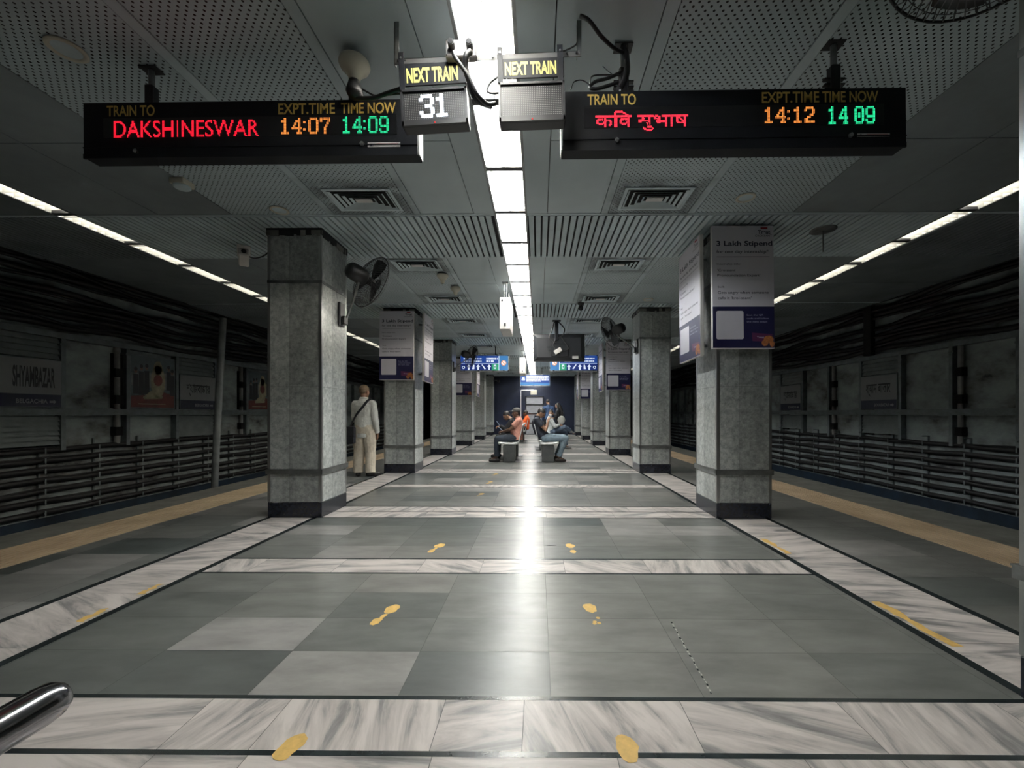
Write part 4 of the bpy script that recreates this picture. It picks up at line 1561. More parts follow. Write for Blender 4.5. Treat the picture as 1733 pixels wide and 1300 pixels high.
def way_sign(label, px0, px1, py0, py1, Y, seed, mirror):
    hw = (X_(px1, Y) - X_(px0, Y)) / 2
    z0, z1 = Z_(py1, Y), Z_(py0, Y)
    hh = z1 - z0
    t = thing('wayfinding_sign', (X_((px0 + px1) / 2, Y), Y, z0), label, 'sign', 'lit blue signs')
    lit_frame(t, hw, hh, .12)
    rr = random.Random(seed)
    sg = -1 if mirror else 1
    mb = MB()
    def rect(u0, u1, v0, v1, mi, y):
        xa, xb = sorted((sg * (-hw + .02 + u0 * (2 * hw - .04)), sg * (-hw + .02 + u1 * (2 * hw - .04))))
        za, zb = .03 + v0 * (hh - .05), .03 + v1 * (hh - .05)
        mb.quad((xa, y, za), (xb, y, za), (xb, y, zb), (xa, y, zb), mi)
    def U(u): return sg * (-hw + .02 + u * (2 * hw - .04))
    def V(v): return .03 + v * (hh - .05)
    rect(0, 1, 0, 1, 1, -.001)
    rect(0, .80, .47, 1, 0, -.002)
    rect(.815, 1, 0, 1, 2, -.002)
    rect(.80, .812, 0, 1, 3, -.003)
    rect(0, .80, .455, .475, 3, -.003)
    rect(.655, .80, 0, .45, 4, -.003)
    for v in (.80, .62):
        a, b = sorted((U(.06), U(.44)))
        words_bar(mb, a, b, V(v), .018, -.004, 3, rr)
        a, b = sorted((U(.54), U(.78 if v > .7 else .70)))
        words_bar(mb, a, b, V(v), .024, -.004, 3, rr)
    for u in (.17, .37, .60):
        arrow(mb, U(u), V(.22), .080, -.004, 3)
    disc(mb, U(.06), V(.2), .045, -.004, 3); disc(mb, U(.06), V(.2), .026, -.005, 1)
    mb.poly([(U(.24), -.004, V(.08)), (U(.29), -.004, V(.08)), (U(.29), -.004, V(.38)), (U(.265), -.004, V(.38))][::(1 if not mirror else -1)], 3)
    mb.poly([(U(.44), -.004, V(.38)), (U(.46), -.004, V(.40)), (U(.53), -.004, V(.10)), (U(.50), -.004, V(.08))], 3)
    rect(.70, .75, .10, .38, 3, -.004); rect(.713, .737, .17, .31, 4, -.005)
    disc(mb, U(.907), V(.5), .078, -.004, 5); disc(mb, U(.907), V(.5), .058, -.005, 3)
    mb.poly([(U(.907) - .055, -.006, V(.5) + .035), (U(.907) - .035, -.006, V(.5) + .055), (U(.907) + .055, -.006, V(.5) - .035), (U(.907) + .035, -.006, V(.5) - .055)][::-1], 5)
    mb.build('lit_face', [BLUE, BLUED, BLUEL, LITW, LITG, LITO], t)
    return t
way_sign('lit blue wayfinding sign hanging left of the light row', 778.5, 861, 601, 628.5, 12.4, 3, False)
way_sign('lit blue wayfinding sign half hidden by the television', 930, 1012, 601, 628.5, 12.4, 5, True)
Y = 18.0
hw = (X_(931, Y) - X_(880, Y)) / 2
t = thing('wayfinding_sign', (X_(905.5, Y), Y, Z_(653.5, Y)), 'small lit blue notice sign in the middle, in front of the dark end wall', 'sign', 'lit blue signs')
hh = Z_(634, Y) - Z_(653.5, Y)
lit_frame(t, hw, hh, .10)
mb = MB(); rr = random.Random(9)
mb.quad((-hw + .02, -.001, .03), (hw - .02, -.001, .03), (hw - .02, -.001, hh - .02), (-hw + .02, -.001, hh - .02), 0)
mb.quad((-hw + .02, -.002, .03), (hw - .02, -.002, .03), (hw - .02, -.002, .12), (-hw + .02, -.002, .16), 1)
for q, z in enumerate((.86, .70, .53, .40)):
    words_bar(mb, -hw + .28, hw - (.06 if q < 3 else .4), .03 + z * (hh - .05), .018, -.003, 2, rr)
mb.quad((-hw + .07, -.003, hh * .52), (-hw + .22, -.003, hh * .52), (-hw + .20, -.003, hh * .72), (-hw + .09, -.003, hh * .72), 2)
mb.build('lit_face', [BLUE, BLUEL, LITW], t)

# ------------------------------------------------------------------ end wall
t = thing('panel_door', (X_(904, YE), YE - .06, 0), 'grey panelled door with a silver frame in the dark end wall', 'door')
x0, x1 = X_(889.5, YE) - X_(904, YE), X_(920, YE) - X_(904, YE)
zz = Z_(671, YE)
mb = MB()
mb.box(x0, x0 + .05, -.02, .058, .001, zz); mb.box(x1 - .05, x1, -.02, .058, .001, zz); mb.box(x0, x1, -.02, .058, zz - .05, zz)
for py in (685, 700.5, 716):
    z = Z_(py, YE); mb.box(x0 + .03, x1 - .03, -.015, .055, z - .035, z + .035)
mb.build('frame', M['chrome'], t)
mb = MB(); mb.box(x0 + .03, x1 - .03, .01, .03, .02, zz - .03); mb.build('panel', mat('door_panel', (.40, .41, .45), .4, noise=(4, .2), stretch=(1, 1, 6)), t)
t = thing('pipe_arch', (X_(881.5, 21.6), 21.6, 0), 'thin white pipe rising and bending over to a small white box', 'pipe')
mb = MB(); zz = Z_(660.5, 21.6); xx = X_(903, 21.6) - X_(881.5, 21.6)
mb.tube([(0, 0, .001), (0, 0, zz - .03), (.01, 0, zz - .005), (.04, 0, zz), (xx, 0, zz)], .022, 8); mb.build('pipe', M['white_paint'], t)
mb = MB(); mb.rbox(xx - .16, xx + .18, -.06, .08, zz - .24, zz + .01, .01); mb.build('box', M['cream'], t)
for px, py, lab in ((835, 640, 'dark dome camera on the far left column by the end wall'),):
    Yc = 21.0
    t = thing('dome_camera', (XL + .56, 21.6, 2.86), lab, 'camera')
    mb = MB(); mb.rbox(-.27, .02, -.02, .02, -.02, .02, .005); mb.build('arm', M['dull_steel'], t)
    mb = MB(); mb.lathe([(.0, .03), (.07, .02), (.08, -.03), (.06, -.09), (0, -.11)], n=16); mb.build('dome', M['black_plastic'], t)

# ------------------------------------------------------------------ tunnel walls: frames, shutters, station names, pictures
def wall_M(side):
    """local x along the platform (seen left to right), local y into the wall"""
    return (WL, -1) if side == 'left' else (WR, 1)
PITCH = P / 3
def bay_y(side, k):              # y of upright k
    return 7.07 + (k - 1) * PITCH if side == 'left' else 6.95 + k * PITCH
for side in ('left', 'right'):
    X, s = wall_M(side)
    xi = X - s * .10             # face of the frame
    t = thing('post_and_rail_lattice', (X, 0, 0), f'grey steel lattice of posts and rails on the {side} tunnel wall', 'frame')
    for k in range(-2, 18):
        y = bay_y(side, k)
        mb = MB()
        a, b = sorted((xi - X - s * .02, -s * .002))
        mb.box(a, b, y - .035, y + .035, .50 if k % 3 else .56, 2.5)
        mb.box(min(a, a + s * .0), b, y - .05, y + .05, 2.3, 2.34)
        mb.build('upright', M['frame'], t)
    for z0, z1, nm in ((1.10, 1.22, 'middle_rail'), (2.42, 2.52, 'top_rail')):
        mb = MB()
        a, b = sorted((xi - X - s * .03, -s * .004))
        mb.box(a, b, bay_y(side, -2), bay_y(side, 17), z0, z1)
        if z0 < 2:
            a2, b2 = sorted((xi - X - s * .05, xi - X))
            mb.box(a2, b2, bay_y(side, -2), bay_y(side, 17), z0 + .04, z1 - .03)
        mb.build(nm, M['frame'], t)

SHUT = mat('shutter_grey', (.20, .225, .225), .5, noise=(5, .2))
SGN = mat('station_board_white', (.24, .25, .25), .5, noise=(3, .08))
SGB = mat('station_board_navy', (.006, .008, .035), .45)
def shutter(label, X, s, y0, y1, z0, z1, grp):
    t = MB()
    xi = X - s * .06
    n = max(3, int((z1 - z0) / .075))
    for k in range(n):
        a = z0 + (z1 - z0) * k / n
        b = z0 + (z1 - z0) * (k + 1) / n
        x0, x1 = xi, xi - s * .045
        t.add([(x1, y0, a), (x1, y1, a), (x0, y1, b), (x0, y0, b)], [(0, 1, 2, 3)])
        t.add([(x0, y0, b), (x0, y1, b), (x1, y1, b), (x1, y0, b)], [(0, 1, 2, 3)])
    a, b = sorted((xi, X - s * .004))
    t.box(a, b, y0, y1, z0, z1)
    return tag(t.build('shutter_panel', SHUT), label, 'shutter', grp, 'thing')

def station_board(label, side, y0, y1, z0, z1, txt, sub, lang):
    X, s = wall_M(side)
    xi = X - s * .135
    t = thing('station_name_board', (X, (y0 + y1) / 2, z0), label, 'station sign', 'station name boards on the tunnel walls')
    hy = (y1 - y0) / 2 - .04
    hh = z1 - z0
    mb = MB()
    a, b = sorted((xi - X, -s * .004))
    mb.box(a, b, -hy, hy, 0.001, hh)
    mb.build('board', M['frame'], t)
    r = Vector((0, 1, 0)) if s < 0 else Vector((0, -1, 0))
    fx = xi - X
    mb = MB()
    split = hh * .27
    def rect(z0_, z1_, mi, l):
        p = [(fx - s * l, -hy + .015, z0_), (fx - s * l, hy - .015, z0_), (fx - s * l, hy - .015, z1_), (fx - s * l, -hy + .015, z1_)]
        mb.quad(*(p if s < 0 else p), mi)
    rect(split, hh - .015, 0, .002)
    rect(.012, split, 1, .002)
    cx, wd = Vector((fx - s * .004, 0, 0)), 2 * hy
    if lang == 'en':
        mb.text(txt, cx + r * (wd * .13) + Vector((0, 0, split + hh * .16)), r, UZ, hh * .40, wd * .54, 2, .03, 'C')
    else:
        mb.text(txt, cx + Vector((0, 0, split + hh * .22)), r, UZ, hh * .26, wd * .66, 2, .02, 'C')
    mb.text(sub, cx + r * (wd * .10) + Vector((0, 0, hh * .085)), r, UZ, hh * .085, wd * .40, 3, .02, 'C')
    q = cx + r * (wd * .38) + Vector((0, 0, hh * .12))
    e = hh * .045
    mb.poly([q - r * e * 1.6 + UZ * e * .5, q - r * e * 1.6 - UZ * e * .5, q - UZ * e * .5, q - UZ * e * 1.1, q + r * e * 1.2, q + UZ * e * 1.1, q + UZ * e * .5], 3)
    mb.build('name_face', [SGN, SGB, mat('station_ink', (.004, .004, .008), .5), mat('station_white_ink', (.30, .30, .32), .5)], t)
    return t
BEN = '\u09b6\u09cd\u09af\u09be\u09ae\u09ac\u09be\u099c\u09be\u09b0'
HIN = '\u0936\u094d\u092f\u093e\u092e \u092c\u093e\u091c\u093e\u0930'
left_b = [(0, 'SHYAMBAZAR', 'BELGACHIA', 'en', 'SHYAMBAZAR station name board on the left tunnel wall'),
          (3, BEN, 'BELGACHIA', 'bn', 'small Bengali station name board right of the picture on the left wall'),
          (6, HIN, 'BELGACHIA', 'hi', 'far station name board on the left wall beyond the nearest column'),
          (9, BEN, 'BELGACHIA', 'bn', 'farther Bengali name board on the left wall behind the man in white')]
for k, txt, sub, lang, lab in left_b:
    y0, y1 = bay_y('left', k), bay_y('left', k + 1)
    station_board(lab, 'left', y0, y1, 1.23, 2.03, txt, sub, lang)
    shutter(f'grey slatted panel above the {lab.split(" on ")[0] if k == 0 else ORD[k // 3] + " name board of the left wall"}', WL, -1, y0 + .04, y1 - .04, 2.05, 2.42, 'upper slatted panels on the left wall')
    shutter(f'grey slatted panel below the {lab.split(" on ")[0] if k == 0 else ORD[k // 3] + " name board of the left wall"}', WL, -1, y0 + .04, y1 - .04, .60, 1.09, 'lower slatted panels on the left wall')
right_b = [(2, HIN, 'SOVABAZAR', 'bn', 'nearer station name board on the right tunnel wall'), (5, BEN, 'SOVABAZAR', 'bn', 'farther station name board on the right wall beside the poster column'),
           (8, HIN, 'SOVABAZAR', 'bn', 'distant name board on the right wall between two columns')]
for k, txt, sub, lang, lab in right_b:
    y0, y1 = bay_y('right', k), bay_y('right', k + 1)
    station_board(lab, 'right', y0, y1, 1.23, 2.03, txt, sub, lang)
    shutter(f'grey slatted panel above the {ORD[k // 3]} name board of the right wall', WR, 1, y0 + .04, y1 - .04, 2.05, 2.42, 'upper slatted panels on the right wall')
    shutter(f'grey slatted panel below the {ORD[k // 3]} name board of the right wall', WR, 1, y0 + .04, y1 - .04, .66, 1.09, 'lower slatted panels on the right wall')

def picture(label, y0, y1):
    """framed colour picture on the left wall: a group of figures round a pale shape, kept plain"""
    X, s = WL, -1
    t = thing('wall_picture', (X, (y0 + y1) / 2, 1.23), label, 'picture', 'pictures on the left tunnel wall')
    hy, hh = (y1 - y0) / 2 - .04, 1.12
    mb = MB(); mb.box(.004, .10, -hy, hy, 0.001, hh); mb.build('board', M['frame'], t)
    mb = MB()
    fx = .102
    def Q(u, v, l): return (fx + l, -hy + .03 + u * (2 * hy - .06), .03 + v * (hh - .06))
    def poly(uv, mi, l): mb.poly([Q(u, v, l) for u, v in uv], mi)
    poly([(0, 0), (1, 0), (1, 1), (0, 1)], 0, 0)
    poly([(0, .42), (1, .36), (1, .72), (0, .66)], 5, .0005)
    poly([(0, 0), (1, 0), (1, .26), (.7, .32), (.3, .24), (0, .22)], 1, .001)
    def ell(u, v, a, b, mi, l, n=16): poly([(u + a * cos(2 * pi * k / n), v + b * sin(2 * pi * k / n)) for k in range(n)], mi, l)
    for u, v, hgt in ((.10, .52, .26), (.22, .58, .34), (.34, .60, .34), (.86, .62, .26), (.95, .55, .30)):
        poly([(u - .06, v - hgt), (u + .06, v - hgt), (u + .055, v + .12), (u - .055, v + .12)], 2, .0015)
        ell(u, v + .19, .035, .055, 4, .002)
        ell(u, v + .22, .037, .04, 2, .0025)
    ell(.60, .52, .17, .34, 3, .003)
    ell(.60, .80, .10, .14, 3, .003)
    ell(.60, .55, .105, .115, 1, .0035)
    poly([(.25, .20), (.45, .34), (.62, .22), (.72, .24), (.70, .18), (.28, .16)], 3, .003)
    poly([(.15, .06), (.78, .06), (.78, .075), (.15, .075)], 3, .0035)
    mb.build('picture_sheet', [mat('picture_sky', (.10, .13, .145), .5, noise=(4, .4)), mat('picture_red', (.15, .03, .022), .5, noise=(5, .4)), mat('picture_dark', (.008, .008, .012), .5),
                               mat('picture_cream', (.42, .38, .25), .5, noise=(8, .3)), mat('picture_skin', (.22, .12, .09), .5), mat('picture_grey', (.24, .26, .25), .5, noise=(4, .5))], t)
picture('colour picture of a group of figures on the left tunnel wall', bay_y('left', 2), bay_y('left', 3))
picture('second colour picture on the left wall, cut by the nearest column', bay_y('left', 5), bay_y('left', 6))

def recess(label, side, y0, y1, z0, z1):
    X, s = wall_M(side)
    mb = MB(); a, b = sorted((X - s * .002, X - s * .05)); mb.box(a, b, y0, y1, z0, z1)
    return tag(mb.build('dark_backing_panel', M['void']), label, 'panel', f'dark narrow panels on the {side} wall', 'thing')
for k in (1, 4, 7):
    y = bay_y('left', k + 1)
    recess(f'black narrow panel of the left wall, {ORD[k // 3]} from the camera', 'left', y - .24, y - .04, 1.24, 2.3)
for k in (3, 6, 9):
    y = bay_y('right', k)
    recess(f'black narrow panel of the right wall, {ORD[k // 3 - 1]} from the camera', 'right', y - .30, y - .04, .62, 2.40)

def vpipe(label, side, y):
    X, s = wall_M(side)
    t = thing('drain_pipe', (X - s * .06, y, 0), label, 'pipe', f'banded drain pipes on the {side} wall')
    mb = MB(); mb.cyl((0, 0, .55), (0, 0, 2.42), .048, 12); mb.build('pipe', mat('old_white_pipe', (.24, .24, .23), .6, noise=(5, .3)), t)
    for z in (.70, 1.32, 1.84):
        mb = MB(); mb.rbox(-.057, .057, -.07, .07, z, z + .17, .006); mb.build('band', M['void'], t)
for k in (1, 4, 7):
    vpipe(f'pale drain pipe with black bands on the right wall, {ORD[k // 3]} from the camera', 'right', bay_y('right', k) - .14)
for k in (2, 5):
    vpipe(f'pale drain pipe with black bands on the left wall, {ORD[k // 3]} from the camera', 'left', bay_y('left', k) - .17)

# ------------------------------------------------------------------ cable runs on both walls
RN = ['top', 'second', 'third', 'fourth', 'fifth', 'sixth', 'lowest']
def wob(X, s, z, off, ph, amp, y0=-2.5, y1=33):
    pts = []
    y = y0
    while y <= y1:
        pts.append((X - s * (off + .015 * sin(y * 2.1 + ph)), y, z + amp * sin(y * 1.35 + ph) + amp * .7 * sin(y * 3.05 + 2 * ph) - .012 * abs(sin(pi * y / PITCH))))
        y += .16
    return pts
for side in ('left', 'right'):
    X, s = wall_M(side)
    zs = [.53, .36, .19, .02, -.15, -.33, -.51]
    for i, z in enumerate(zs):
        for nm, r, off, dz in (('thick', .046, .070, 0), ('thin', .016, .082, .034)):
            mb = MB()
            mb.tube(wob(X, s, z + dz, off, R.uniform(0, 6), R.uniform(.004, .011)), r, 7)
            tag(mb.build('wall_cable', M['cable']), f'{nm} black cable in the {RN[i]} row of the lower {side} wall rack', 'cable', f'lower cable rows on the {side} wall', 'thing')
    zs = [2.62, 2.80, 2.98, 3.18, 3.44, 3.62, 3.80]
    for i, z in enumerate(zs[::-1]):
        inn = 0 if z < 3.2 else (z - 3.2) ** 2 * .28
        for nm, r, off, dz in (('thick', .055, .13, 0), ('thin', .028, .20, -.08)):
            if z < 2.7 and nm == 'thin':
                continue
            mb = MB()
            mb.tube(wob(X - s * inn, s, z + dz, off, R.uniform(0, 6), R.uniform(.015, .04)), r, 7)
            tag(mb.build('wall_cable', M['cable']), f'{nm} black cable in the {RN[i]} row of the upper {side} wall bundle', 'cable', f'upper cable rows on the {side} wall', 'thing')
    k = 0
    y = bay_y(side, 0) - 1.5 * PITCH
    proto = None
    while y < 24:
        if proto is None:
            mb = MB()
            a, b = sorted((-s * .002, -s * .04))
            mb.box(a, b, -.014, .014, -.60, .66)
            mb.box(min(a, -s * .15), max(b, -s * .002), -.012, .012, .655, .672)
            for z in (.48, .31, .14, -.03, -.20, -.38, -.56):
                a2, b2 = sorted((-s * .002, -s * .145))
                mb.box(a2, b2, -.010, .010, z - .012, z + .002)
                a3, b3 = sorted((-s * .137, -s * .146))
                mb.box(a3, b3, -.012, .012, z - .012, z + .075)
            proto = mb.build('cable_bracket', M['frame'])
            o = proto
        else:
            o = copy_tree(proto)
        o.location = (X, y, 0)
        tag(o, f'steel cable bracket post on the lower {side} wall, {ORD[k]} from the camera', 'cable bracket', f'cable bracket posts on the {side} wall', 'thing')
        y += PITCH * .75; k += 1

# leaning steel pole at the left ceiling edge
a, b = at(361, 828, 8.5), at(378, 532, 8.45)
a.z = -.62
mb = MB(); mb.tube([Vector((a.x, a.y, TRK + .001)), a.lerp(b, .3), b.lerp(a, .02)], .062, 14)
t = tag(mb.build('steel_pole', mat('pole_grey', (.22, .24, .245), .45, noise=(5, .25))), 'slightly leaning grey pole between left track and ceiling edge', 'pole', kind='thing')
a, b = at(1468, 680, 11.0), at(1476, 585, 9.9)
mb = MB(); mb.rbox(WR - .30, WR - .18, 9.78, 10.0, 2.5, 4.3, .01)
tag(mb.build('cable_duct', M['void']), 'black vertical duct above the nearer name board on the right wall', 'duct', kind='thing')

# ------------------------------------------------------------------ foreground handrail
t = thing('handrail', (-.862, .42, 0), 'polished steel handrail end at the lower left corner', 'handrail')
mb = MB()
zr = .622
mb.tube([(0, -1.6, zr), (0, .285, zr), (0, .305, zr), (0, .318, zr), (0, .326, zr)], [.034, .034, .032, .025, .010], 20); mb.build('rail', M['chrome'], t)
mb = MB(); mb.cyl((0, -.6, 0.001), (0, -.6, zr), .02, 16); mb.cyl((0, -.6, 0.001), (0, -.6, .012), .05, 18); mb.build('post', M['chrome'], t)

# ------------------------------------------------------------------ floor stickers
def foot(px, py, lab, rot, wear, ln=.25):
    rr = random.Random(int(px))
    Y = H * F / (py - PPY)
    mb = MB()
    def blob(cx, cy, a, b):
        n = 16
        mb.poly([(cx + a * cos(2 * pi * k / n) * rr.uniform(.8, 1.1), cy + b * sin(2 * pi * k / n) * rr.uniform(.85, 1.1), 0) for k in range(n)])
    blob(0, ln * .26, .040, ln * .24)
    if wear < 2:
        blob(0, -ln * .33, .028, ln * .17)
    else:
        for k in range(4):
            blob(rr.uniform(-.02, .02), -ln * rr.uniform(.12, .45), .012, .012)
    if wear == 0:
        blob(.004, -.02, .014, .03)
    o = mb.build('footprint_sticker', M['tape'], loc=(X_(px, Y), Y, .0012))
    o.rotation_euler = (0, 0, rot)
    tag(o, lab, 'floor sticker', 'yellow footprint stickers', 'thing')
foot(652, 1041, 'yellow footprint sticker on the dark slab left of the light streak', -.25, 0)
foot(1003, 1038, 'worn yellow footprint sticker right of the light streak, nearer slabs', .12, 2)
foot(738, 928, 'yellow footprint sticker left of the light streak beyond the single white band', -.25, 0)
foot(967, 928, 'yellow footprint sticker right of the light streak beyond the single white band', .1, 1)
foot(463, 1294, 'yellow footprint sticker at the bottom picture edge, left of middle', -.25, 1)
foot(1072, 1292, 'yellow footprint sticker at the bottom picture edge, right of middle', .1, 1)
foot(838, 803, 'small far yellow footprint sticker before the left bench', -.2, 1)
foot(828, 817, 'small yellow footprint sticker two bands before the left bench', -.2, 1)
foot(812, 838, 'small faded footprint sticker beyond the double white band', -.2, 2)
def tape(lab, x0, x1, y0, y1):
    mb = MB()
    rr = random.Random(int(y0 * 100))
    n = 9
    lo = [(x0 + rr.uniform(-.004, .02), y0 + (y1 - y0) * k / n, .0012) for k in range(n + 1)]
    hi = [(x1 - rr.uniform(.0, .035), y0 + (y1 - y0) * k / n, .0012) for k in range(n + 1)]
    for k in range(n):
        mb.quad(lo[k], hi[k], hi[k + 1], lo[k + 1])
    tag(mb.build('floor_tape', M['tape']), lab, 'floor tape', 'yellow tape on the marble borders', 'thing')
tape('strip of yellow tape on the right marble border, nearer the camera', 1.99, 2.07, 2.02, 2.50)
tape('faded yellow tape on the right marble border by the poster column', 1.99, 2.06, 3.35, 3.75)
tape('yellow tape patch on the left marble border, nearer the camera', -2.52, -2.46, 2.22, 2.38)
tape('yellow tape patch on the left marble border, a step farther', -2.52, -2.46, 2.56, 2.72)

# ------------------------------------------------------------------ benches
def bench_proto():
    """faces -X; origin on the floor at the near end, runs along +Y"""
    t = thing('bench', (0, 0, 0), 'x', 'bench')
    ln = 1.75
    prof = [(-.25, .448), (-.246, .474), (-.20, .470), (-.08, .455), (.08, .452), (.19, .462), (.225, .50), (.31, .86), (.325, .89)]
    th = [(.020), (.018), (.018), (.018), (.018), (.018), (.018), (.018), (.012)]
    mb = MB()
    def shell(rows, y0, y1, t_):
        v = []
        for (x, z) in rows:
            v += [(x, y0, z), (x, y1, z)]
        for (x, z) in rows:
            v += [(x + t_ * .6, y0, z - t_), (x + t_ * .6, y1, z - t_)]
        n = len(rows)
        f = []
        for i in range(n - 1):
            f.append((2 * i, 2 * i + 1, 2 * i + 3, 2 * i + 2))
            f.append((2 * n + 2 * i, 2 * n + 2 * i + 2, 2 * n + 2 * i + 3, 2 * n + 2 * i + 1))
            f.append((2 * i, 2 * i + 2, 2 * n + 2 * i + 2, 2 * n + 2 * i))
            f.append((2 * i + 1, 2 * n + 2 * i + 1, 2 * n + 2 * i + 3, 2 * i + 3))
        f.append((0, 2 * n, 2 * n + 1, 1)); f.append((2 * n - 2, 2 * n - 1, 4 * n - 1, 4 * n - 2))
        mb.add(v, f, 0, True)
    for k in range(3):
        mb = MB()
        shell(prof[:6], .02 + k * .58, .02 + k * .58 + .55, .045)
        mb.build('seat', M['bench_steel'], t)
        mb = MB()
        shell(prof[5:], .02 + k * .58, .02 + k * .58 + .55, .022)
        mb.build('backrest', M['bench_steel'], t)
    mb = MB(); mb.rbox(-.10, .12, .06, ln - .06, .395, .412, .006); mb.build('beam', M['dull_steel'], t)
    for y in (.03, 1.32):
        mb = MB(); mb.rbox(-.135, .145, y, y + .38, .012, .396, .008); mb.build('pedestal', M['pedestal'], t)
        mb = MB(); mb.rbox(-.15, .27, y + .04, y + .34, .0006, .012, .004); mb.build('foot_plate', M['dull_steel'], t)
    return t
bp = bench_proto()
BX = X_(861, 9.5)
for k, (x, y, rz, lab) in enumerate(((BX, 9.5, 0, 'steel bench on the left under the man in the peach shirt'), (X_(928, 9.5), 9.5 + 1.75, pi, 'steel bench on the right under the man looking at his phone'),
                                     (BX - .05, 15.9, 0, 'farther steel bench under the person in orange'), (X_(928, 9.5) - .05, 12.6 + 1.75, pi, 'farther steel bench under the person in white and jeans'))):
    o = bp if k == 0 else copy_tree(bp)
    o.location = (x, y, 0)
    o.rotation_euler = (0, 0, rz)
    tag(o, lab, 'bench', 'steel platform benches')
# ------------------------------------------------------------------ people
def V3(*a): return Vector(a)
class Flesh(MB):
    def cap(self, p0, p1, r0, r1=None, n=12):
        p0, p1 = Vector(p0), Vector(p1)
        r1 = r0 if r1 is None else r1
        self.tube([p0, p1], [r0, r1], n)
        self.ball(p0, r0, n); self.ball(p1, r1, n)
        return self
    def chain(self, pts, rs, n=12):
        for a, b, r, q in zip(pts, pts[1:], rs, rs[1:]):
            self.cap(a, b, r, q, n)
        return self
    def loft(self, secs, n=20):
        """secs: (centre, fore-aft radius, lateral radius) - rings square to the run, flat ends"""
        cs = [Vector(s_[0]) for s_ in secs]
        v, f = [], []
        for i, s_ in enumerate(secs):
            t = (cs[min(i + 1, len(cs) - 1)] - cs[max(i - 1, 0)]).normalized()
            lat = Vector((0, 1, 0))
            fw = lat.cross(t).normalized()
            lat = t.cross(fw).normalized()
            for k in range(n):
                g = 2 * pi * k / n
                v.append(cs[i] + fw * (s_[1] * cos(g)) + lat * (s_[2] * sin(g)))
        for i in range(len(secs) - 1):
            for k in range(n):
                l = (k + 1) % n
                f.append((i * n + k, i * n + l, (i + 1) * n + l, (i + 1) * n + k))
        f.append(tuple(range(n - 1, -1, -1))); f.append(tuple(range((len(secs) - 1) * n, len(secs) * n)))
        return self.add(v, f)
    def fuse(self, name, m, vox, parent=None, smooth=3, folds=0.0):
        """one continuous skin over everything added so far"""
        o = self.build(name + '_raw', m)
        md = o.modifiers.new('r', 'REMESH'); md.mode = 'VOXEL'; md.voxel_size = vox; md.use_smooth_shade = True
        sm = o.modifiers.new('s', 'SMOOTH'); sm.iterations = smooth; sm.factor = .5
        if folds:
            tx = bpy.data.textures.get('folds') or bpy.data.textures.new('folds', 'CLOUDS')
            tx.noise_scale = .11
            dm = o.modifiers.new('d', 'DISPLACE'); dm.texture = tx; dm.strength = folds; dm.mid_level = .5
        me = bpy.data.meshes.new_from_object(o.evaluated_get(bpy.context.evaluated_depsgraph_get()))
        bpy.data.objects.remove(o, do_unlink=True)
        me.name = name
        ob = bpy.data.objects.new(name, me)
        COL.objects.link(ob)
        if parent: ob.parent = parent
        return ob

def hand(fl, wrist, d, palm, thumb_side, curl=.35):
    """d: towards the fingertips; palm: palm normal; thumb_side: unit vector across the palm to the thumb"""
    w_, d, nrm = Vector(wrist), Vector(d).normalized(), Vector(palm).normalized()
    sd = Vector(thumb_side)
    sd = (sd - d * sd.dot(d)).normalized()
    nrm = d.cross(sd).normalized() if d.cross(sd).dot(nrm) > 0 else -d.cross(sd).normalized()
    for a in (-.026, -.009, .009, .026):
        fl.cap(w_ + d * .012 + sd * a * .7, w_ + d * .085 + sd * a, .015, .0125, 10)
    for a, ln, c in ((.029, .072, curl * .8), (.0095, .082, curl), (-.0095, .076, curl * 1.1), (-.028, .060, curl * 1.25)):
        p = w_ + d * .085 + sd * a
        g = 0
        for seg, r in ((.44, .0095), (.32, .0088), (.24, .008)):
            g += c
            q = p + (d * cos(g) + nrm * sin(g)) * (ln * seg)
            fl.cap(p, q, r, r * .94, 8)
            p = q
    p = w_ + d * .028 + sd * .030
    q = p + (d * .55 + sd * .70 + nrm * .25).normalized() * .040
    e = q + (d * .9 + sd * .15 + nrm * (.25 + curl)).normalized() * .034
    fl.cap(p, q, .0125, .0105, 8); fl.cap(q, e, .0102, .0085, 8)

def skin_mat(nm, c): return mat(nm, c, .5, noise=(14, .08))
def cloth_mat(nm, c, sc=18, am=.12, bump=.35): return mat(nm, c, .85, noise=(sc, am), bump=(22, bump))

